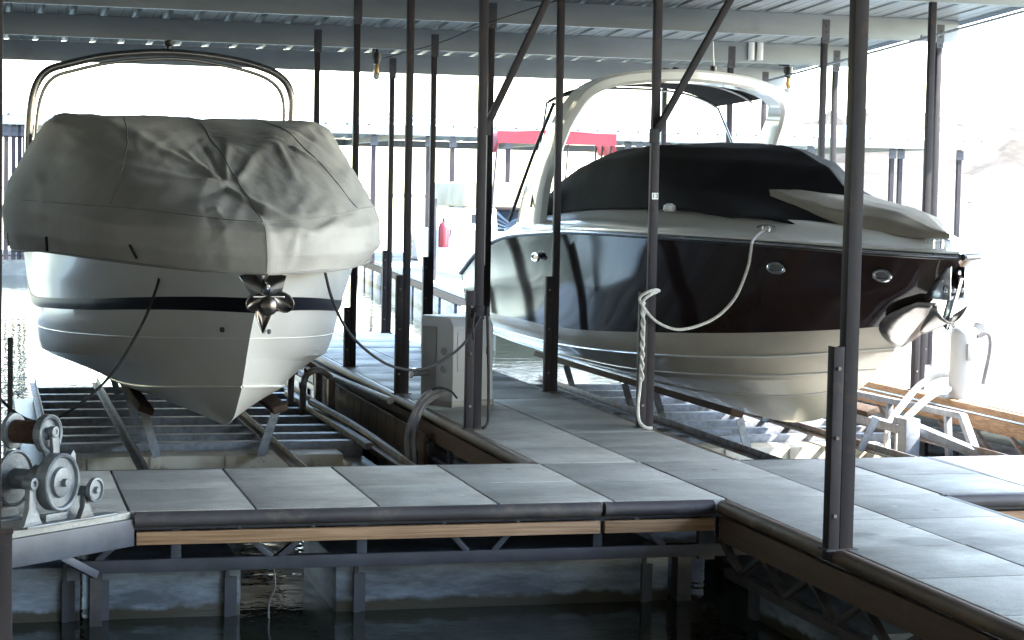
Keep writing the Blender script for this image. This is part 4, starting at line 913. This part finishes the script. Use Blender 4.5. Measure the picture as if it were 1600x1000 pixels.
rope('mooring_rope', [CL + Vector((0, 0, .03)), (5.225, 13.10, 1.325), (5.195, 13.07, 1.24), (5.165, 13.05, 1.119), (5.07, 13.03, 0.915), (4.91, 13.03, 0.766), (4.667, 13.01, 0.695), (4.498, 13.02, 0.745), (4.398, 13.03, 0.847), (4.372, 13.04, 0.91), (4.413, 13.02, 0.95), (4.481, 13.03, 0.97), (4.52, 13.06, .96)], .0105, 'rope_white', 'white rope looping from the dark boat cleat to the number plate post')
rope('rope_tail', [(4.50, 13.05, .955), (4.45, 13.02, .94), (4.40, 13.03, .90), (4.39, 13.03, .84), (4.405, 13.04, .72), (4.40, 13.04, .55), (4.39, 13.04, .42), (4.385, 13.03, .3), (4.37, 13.02, .16), (4.375, 13.0, .06), (4.41, 12.97, .018), (4.46, 12.96, .012)], .012, 'rope_white', 'white rope end hanging down the number plate post to the deck')
k = MB(); 
for q in range(2): k.tube([(4.395 + .012 * math.cos(i_ * 1.1 + q * 3.1), 13.03 + .012 * math.sin(i_ * 1.1 + q * 3.1), .88 - i_ * .026) for i_ in range(22)], .0075, 6, 3)
tag(k.build('rope_braid', 'rope_white'), 'twisted white rope hitches beside the number plate post', 'rope')
for i, dx in enumerate((0, .03)):
    rope('water_hose', [(3.28 + dx, 14.35, .12), (3.15 + dx, 14.25, .13 - dx), (3.03 + dx, 14.1, .03), (2.95 + dx * 1.5, 14.0, -.15), (2.93 + dx * 1.5, 13.85, -.35), (2.94 + dx * 1.5, 13.8, -.6)], .026, 'hose', ('outer' if i else 'inner') + ' grey hose dropping from the left pedestal over the dock edge', 'hose')
rope('water_hose', [(3.16, 14.4, .05), (3.2, 14.25, .17), (3.3, 14.2, .16), (3.36, 14.2, .10)], .008, 'rope_black', 'thin black hose arching at the foot of the left pedestal', 'hose')
for i, (p, q) in enumerate((((7.30, 15.0, .20), (7.02, 14.8, -.02)), ((7.60, 14.9, .02), (7.05, 14.5, -.14)))):
    rope('water_hose', [(7.95, 15.2, .16 - i * .03), (7.72, 15.1 - i * .2, .17 - i * .09), (7.50, 15.0 - i * .25, .10 - i * .05), (7.25, 14.8 - i * .2, -.04 - i * .03), (7.08, 14.7 - i * .2, -.2), (7.02, 14.6 - i * .2, -.4)], .028, 'hose_white', ('upper' if not i else 'lower') + ' white hose arching from the sunlit walkway to the right lift', 'hose')

# ------------------------------------------------------------------ far side: second covered dock, boats, extinguisher
FZ = 2.95
fr_ = thing('far_roof', (7, 50, 3), 'pale metal roof of the next covered dock across the water', 'roof')
k = MB(); rows = []
xs = [-14 + i * .5 for i in range(77)]
for y_, z_ in ((45, FZ + .22), (51, FZ + .75), (57, FZ + .22)): rows.append([(x_ + dx_, y_, z_ + dz_) for x_ in xs for dx_, dz_ in ((0, 0), (.4, 0), (.43, .04), (.47, .04))])
k.grid(rows); k.build('roof_deck', 'far_roof', fr_, recalc=False, solid=.01, angle=20)
k = MB(); k.box(-14, 24.3, 44.97, 45.03, FZ, FZ + .2); k.box(-14, 24.3, 56.97, 57.03, FZ, FZ + .2); k.box(-14, 24.3, 50.97, 51.03, FZ + .45, FZ + .70); k.build('roof_beam', 'purlin', fr_)
k = MB()
for i in range(9): x_ = -12 + i * 4.4; k.box(x_, x_ + .08, 45.05, 56.95, FZ + .02, FZ + .18)
k.build('rafter', 'purlin', fr_)
fp = None
for i, x_ in enumerate((.40, .56, .69, .80, 8.60, 9.9, 10.45, 11.8, 14.75, 15.0, 15.75, 16.6, 19.4, 21.6, 21.85, 23.4)):
    y_ = 45.1 + (i % 3) * .05
    if fp is None:
        fp = thing('far_post', (x_, y_, 0), 'thin dark post of the far dock, leftmost of the cluster at the left edge', 'post', 'thin posts of the far covered dock')
        k = MB(); k.box(x_ - .05, x_ + .05, y_ - .05, y_ + .05, -.02, FZ); k.build('post_tube', 'post', fp)
        k = MB(); k.box(x_ - .09, x_ + .09, y_ - .07, y_ - .055, FZ - .25, FZ - .02); k.build('bracket', 'steel_dark', fp)
    else:
        lab = {1: 'second thin far post from the left picture edge', 2: 'third thin far post from the left picture edge', 3: 'fourth thin far post, beside the covered boat arch', 4: 'thin far post right of the grey cover corner', 5: 'thin far post behind the walkway posts left of the extinguisher', 6: 'thin far post just right of the fire extinguisher', 7: 'thin far post under the left half of the red canopy', 8: 'thin far post right of the red canopy', 9: 'second thin far post right of the red canopy', 10: 'thin far post just right of the rope tied post, above the black cover', 11: 'thin far post above the black cover inside the arch', 12: 'thin far post just right of the white arch', 13: 'left one of the two thin far posts between the big post and the right pair', 14: 'right one of the two thin far posts between the big post and the right pair', 15: 'rightmost thin far post, at the end of the far roof'}[i]
        copy_tree(fp, (x_, y_, 0), lab)
# far dock decks
fk = thing('far_dock', (9, 44, 0), 'sunlit far dock with a dark timber side, seen between the two boats', 'dock')
k = MB(); A, B = Vector((9.45, 53, 0)), Vector((7.35, 30, 0)); o_ = Vector((2.6, -.2, 0))
for p, q, zt, zb, nm, mm in ((A, B, 0, -.07, 'deck_slab', 'concrete'),):
    vs = [p, q, q + o_, p + o_]; a = [k.bm.verts.new(v) for v in vs]; b_ = [k.bm.verts.new(v + Vector((0, 0, zb))) for v in vs]
    k.bm.faces.new(a); k.bm.faces.new(b_[::-1])
    for i in range(4): j = (i + 1) % 4; k.bm.faces.new((a[j], a[i], b_[i], b_[j]))
    k.build(nm, mm, fk)
k = MB(); k.bar(A + Vector((0, 0, -.14)), B + Vector((0, 0, -.14)), .06, .12); k.build('fascia_board', 'wood_old', fk)
d_ = (B - A).normalized()
for i in range(11):
    p = A + d_ * (i * 2.05 + .3) + Vector((.25, 0, 0)); k = MB(); k.bar(p + Vector((0, 0, -.55)), p + d_ * 1.7 + Vector((0, 0, -.55)), .4, .62); k.build('pontoon', 'float', fk, bevel=.02)
k = MB(); k.box(10, 24, 46.5, 48, -.08, 0); k.box(-14, 8, 50, 51.5, -.08, 0); k.box(12.9, 14.0, 40, 46.4, -.08, 0); k.box(17.4, 18.5, 40, 46.4, -.08, 0);
k.box(10.05, 23.9, 46.6, 47.9, -.7, -.1); k.box(13, 13.9, 40.1, 46.3, -.7, -.1); k.box(17.5, 18.4, 40.1, 46.3, -.7, -.1); k.box(-13.9, 7.9, 50.1, 51.4, -.7, -.1)
k.build('far_walkway', 'concrete', fk)
# fire extinguisher and its twin
def exting(x, y, z, label):
    t = thing('fire_extinguisher', (x, y, z), label, 'fire extinguisher', 'red fire extinguishers on the far dock')
    k = MB(); k.lathe((x, y, z), (0, 0, 1), [(0, .08), (.02, .10), (.36, .10), (.44, .07), (.47, .035), (.48, .001)], 18); k.build('cylinder', 'red', t)
    k = MB(); k.cyl((x, y, z + .47), (x, y, z + .53), .025, n=10); k.bar((x - .03, y, z + .54), (x + .12, y, z + .56), .03, .02); k.tube([(x + .04, y, z + .5), (x + .14, y, z + .42), (x + .12, y, z + .2)], .014, 6, 4); k.build('valve', 'black', t)
    k = MB(); k.box(x - .22, x - .14, y - .04, y + .04, -.02, z + .9); k.build('stand_pipe', 'steel_dark', t)
    return t
exting(8.2, 36.0, .62, 'red fire extinguisher on a stand beside the far dock post')
k = MB(); k.box(9.75, 9.93, 43.9, 44.0, .18, .98); tag(k.build('hose_cabinet', 'red'), 'narrow red fire cabinet left of the extinguisher on the far dock', 'fire cabinet')

# red-topped pontoon boat
bt = thing('canopy_boat', (10.4, 37, 0), 'distant white runabout under a red canvas bimini top', 'boat')
k = MB(); hb = [(0, 33.6, .62), (.6, 34.0, .62), (1.05, 35, .62), (1.1, 37, .58), (1.1, 39.5, .55)]; hc = [(0, 34.4, -.1), (.45, 34.8, -.1), (.85, 35.6, -.12), (.9, 37, -.12), (.9, 39.5, -.12)]; hk = [(0, 34.9, -.5), (0, 35.4, -.55), (0, 36, -.6), (0, 37, -.6), (0, 39.5, -.6)]
hd = [(0, 33.9, .68), (.3, 34.6, .72), (.5, 35.2, .75), (.5, 37, .7), (.5, 39.5, .6)]; he = [(0, y_, z_) for w_, y_, z_ in hd]
BX = 10.33
strips([he, hd, hb, hc, hk], BX, k, 5, 2); station_cap(k, [hd, hb, hc, hk], BX); k.build('hull', 'gel_right', bt, weld=True)
k = MB(); rows = []
for j in range(8):
    t = j / 7; y_ = 35.9 + 1.2 * t
    rows.append([(BX + s * 1.2, y_, 2.83 - .06 * abs(s) ** 2 - (.36 * max(0, (abs(s) - .86) / .14) ** 1.5 if 1 else 0)) for s in [-1 + i / 12 for i in range(25)]])
k.grid(rows); k.build('bimini_top', 'red_canvas', bt, solid=.02, angle=60)
k = MB(); k.box(BX - 1.16, BX + 1.16, 35.87, 35.9, 2.58, 2.80); k.build('valance', 'red_canvas', bt)
k = MB()
for s in (-1, 1):
    for a, c in ((36, 36.9), (36.6, 36.9), (37.05, 36.9)): k.tube([(BX + s * 1.12, a, 2.65), (BX + s * 1.08, (a + c) / 2, 1.7), (BX + s * 1.04, c, .6)], .022, 6, 3)
for s in (-.2, .25): k.cyl((BX + s, 36.0, 2.6), (BX + s, 36.4, .7), .018, n=6)
k.build('canopy_frame', 'steel_dark', bt)
k = MB(); k.grid([[(BX + s * 1.0, 35.6 + .7 * abs(s) ** 2, .7) for s in (-1, -.6, -.2, .2, .6, 1)], [(BX + s * .92, 36.1 + .7 * abs(s) ** 2, 1.35) for s in (-1, -.6, -.2, .2, .6, 1)]]); k.build('windshield', 'glass_smoke', bt, solid=.01)
k = MB(); k.tube([(BX + s * .93, 36.1 + .7 * abs(s) ** 2, 1.36) for s in (-1, -.6, -.2, .2, .6, 1)], .03, 6, 4); k.build('windshield_frame', 'wood_old', bt)
# white cruiser with tan canvas
BX = 9.75
tc = thing('cabin_boat', (BX, 38, 0), 'distant white boat with a tan canvas enclosure between the walkway posts', 'boat')
k = MB(); q = lambda r, dw, dy, dz: [(w_ * dw, y_ + dy, z_ + dz) for w_, y_, z_ in r]
strips([q(he, .8, 2.5, .3), q(hd, .8, 2.5, .3), q(hb, .8, 2.5, .3), q(hc, .75, 2.5, 0), q(hk, .75, 2.5, 0)], BX, k, 5, 2); station_cap(k, [q(hd, .8, 2.5, .3), q(hb, .8, 2.5, .3), q(hc, .75, 2.5, 0), q(hk, .75, 2.5, 0)], BX); k.build('hull', 'gel_right', tc, weld=True)
k = MB(); k.box(BX - .60, BX + .60, 38.4, 41.5, 1.36, 1.86); k.build('canvas_enclosure', 'tan_canvas', tc, bevel=.08)
k = MB(); k.box(BX - .6, BX + .6, 38.35, 41.5, .85, 1.35); k.build('cabin', 'gel_right', tc, bevel=.06)
k = MB(); k.box(BX - .45, BX - .1, 38.335, 38.345, .98, 1.22); k.build('window', 'glass_smoke', tc)
k = MB(); k.box(BX + .1, BX + .45, 38.335, 38.345, .98, 1.22); k.build('window', 'glass_smoke', tc)
# boats on the far shore
def shore_boat(x, y, ln, canopy, label):
    t = thing('houseboat' if canopy else 'cruiser', (x, y, WZ), label, 'boat', 'small boats along the far shore')
    k = MB(); k.prism([(-2, 0), (2, 0), (2.3, 1.6), (-2.3, 1.6)], (x - ln / 2, y, WZ), (x + ln / 2, y, WZ)); k.build('hull', 'white', t)
    if canopy:
        k = MB(); k.box(x - ln / 2, x + ln / 2, y - 2.3, y + 2.3, 5.6, 6.1); k.build('canopy', 'tan_canvas', t)
        k = MB()
        for i in range(5): xx = x - ln / 2 + .3 + i * (ln - .6) / 4; k.box(xx - .12, xx + .12, y - 2.2, y - 2.0, 1, 5.6)
        k.build('canopy_post', 'steel_dark', t)
    else:
        k = MB(); k.prism([(-1.8, 0), (1.8, 0), (1.5, 2.6), (-1.5, 2.6)], (x - ln * .32, y, 1.0), (x + ln * .30, y, 1.0)); k.build('cabin', 'white', t, bevel=.5)
        k = MB(); k.box(x - ln * .28, x + ln * .25, y - 1.95, y - 1.85, 2.1, 3.1); k.box(x - ln * .3, x + ln * .1, y - 1.6, y + 1.6, 3.65, 3.9); k.build('window_band', 'glass_smoke', t)
    return t
shore_boat(459, 900, 9, True, 'small boat with a flat canopy on the far shore at the right')
shore_boat(474, 900, 10, False, 'white cabin boat on the far shore at the far right')

# unseen boats added in the slips to the left, to block light and darken reflections
copy_tree(lb, (LX - 4.55, 15.5, -.05), 'covered boat added out of view past the left walkway to block light')
copy_tree(lb, (LX - 9.1, 15.5, -.05), 'second covered boat added out of view beyond the left picture edge to block light')
copy_tree(lb, (LX - 4.75, 4.6, -.05), 'covered boat added out of view in the near row left of the viewer to block light')
copy_tree(lb, (LX - 9.3, 4.6, -.05), 'second covered boat added out of view in the near row left of the viewer to block light')
copy_tree(l1, (LX - 4.55, 15.6, -.35), 'lift added under the unseen light blocking boat left of the picture')
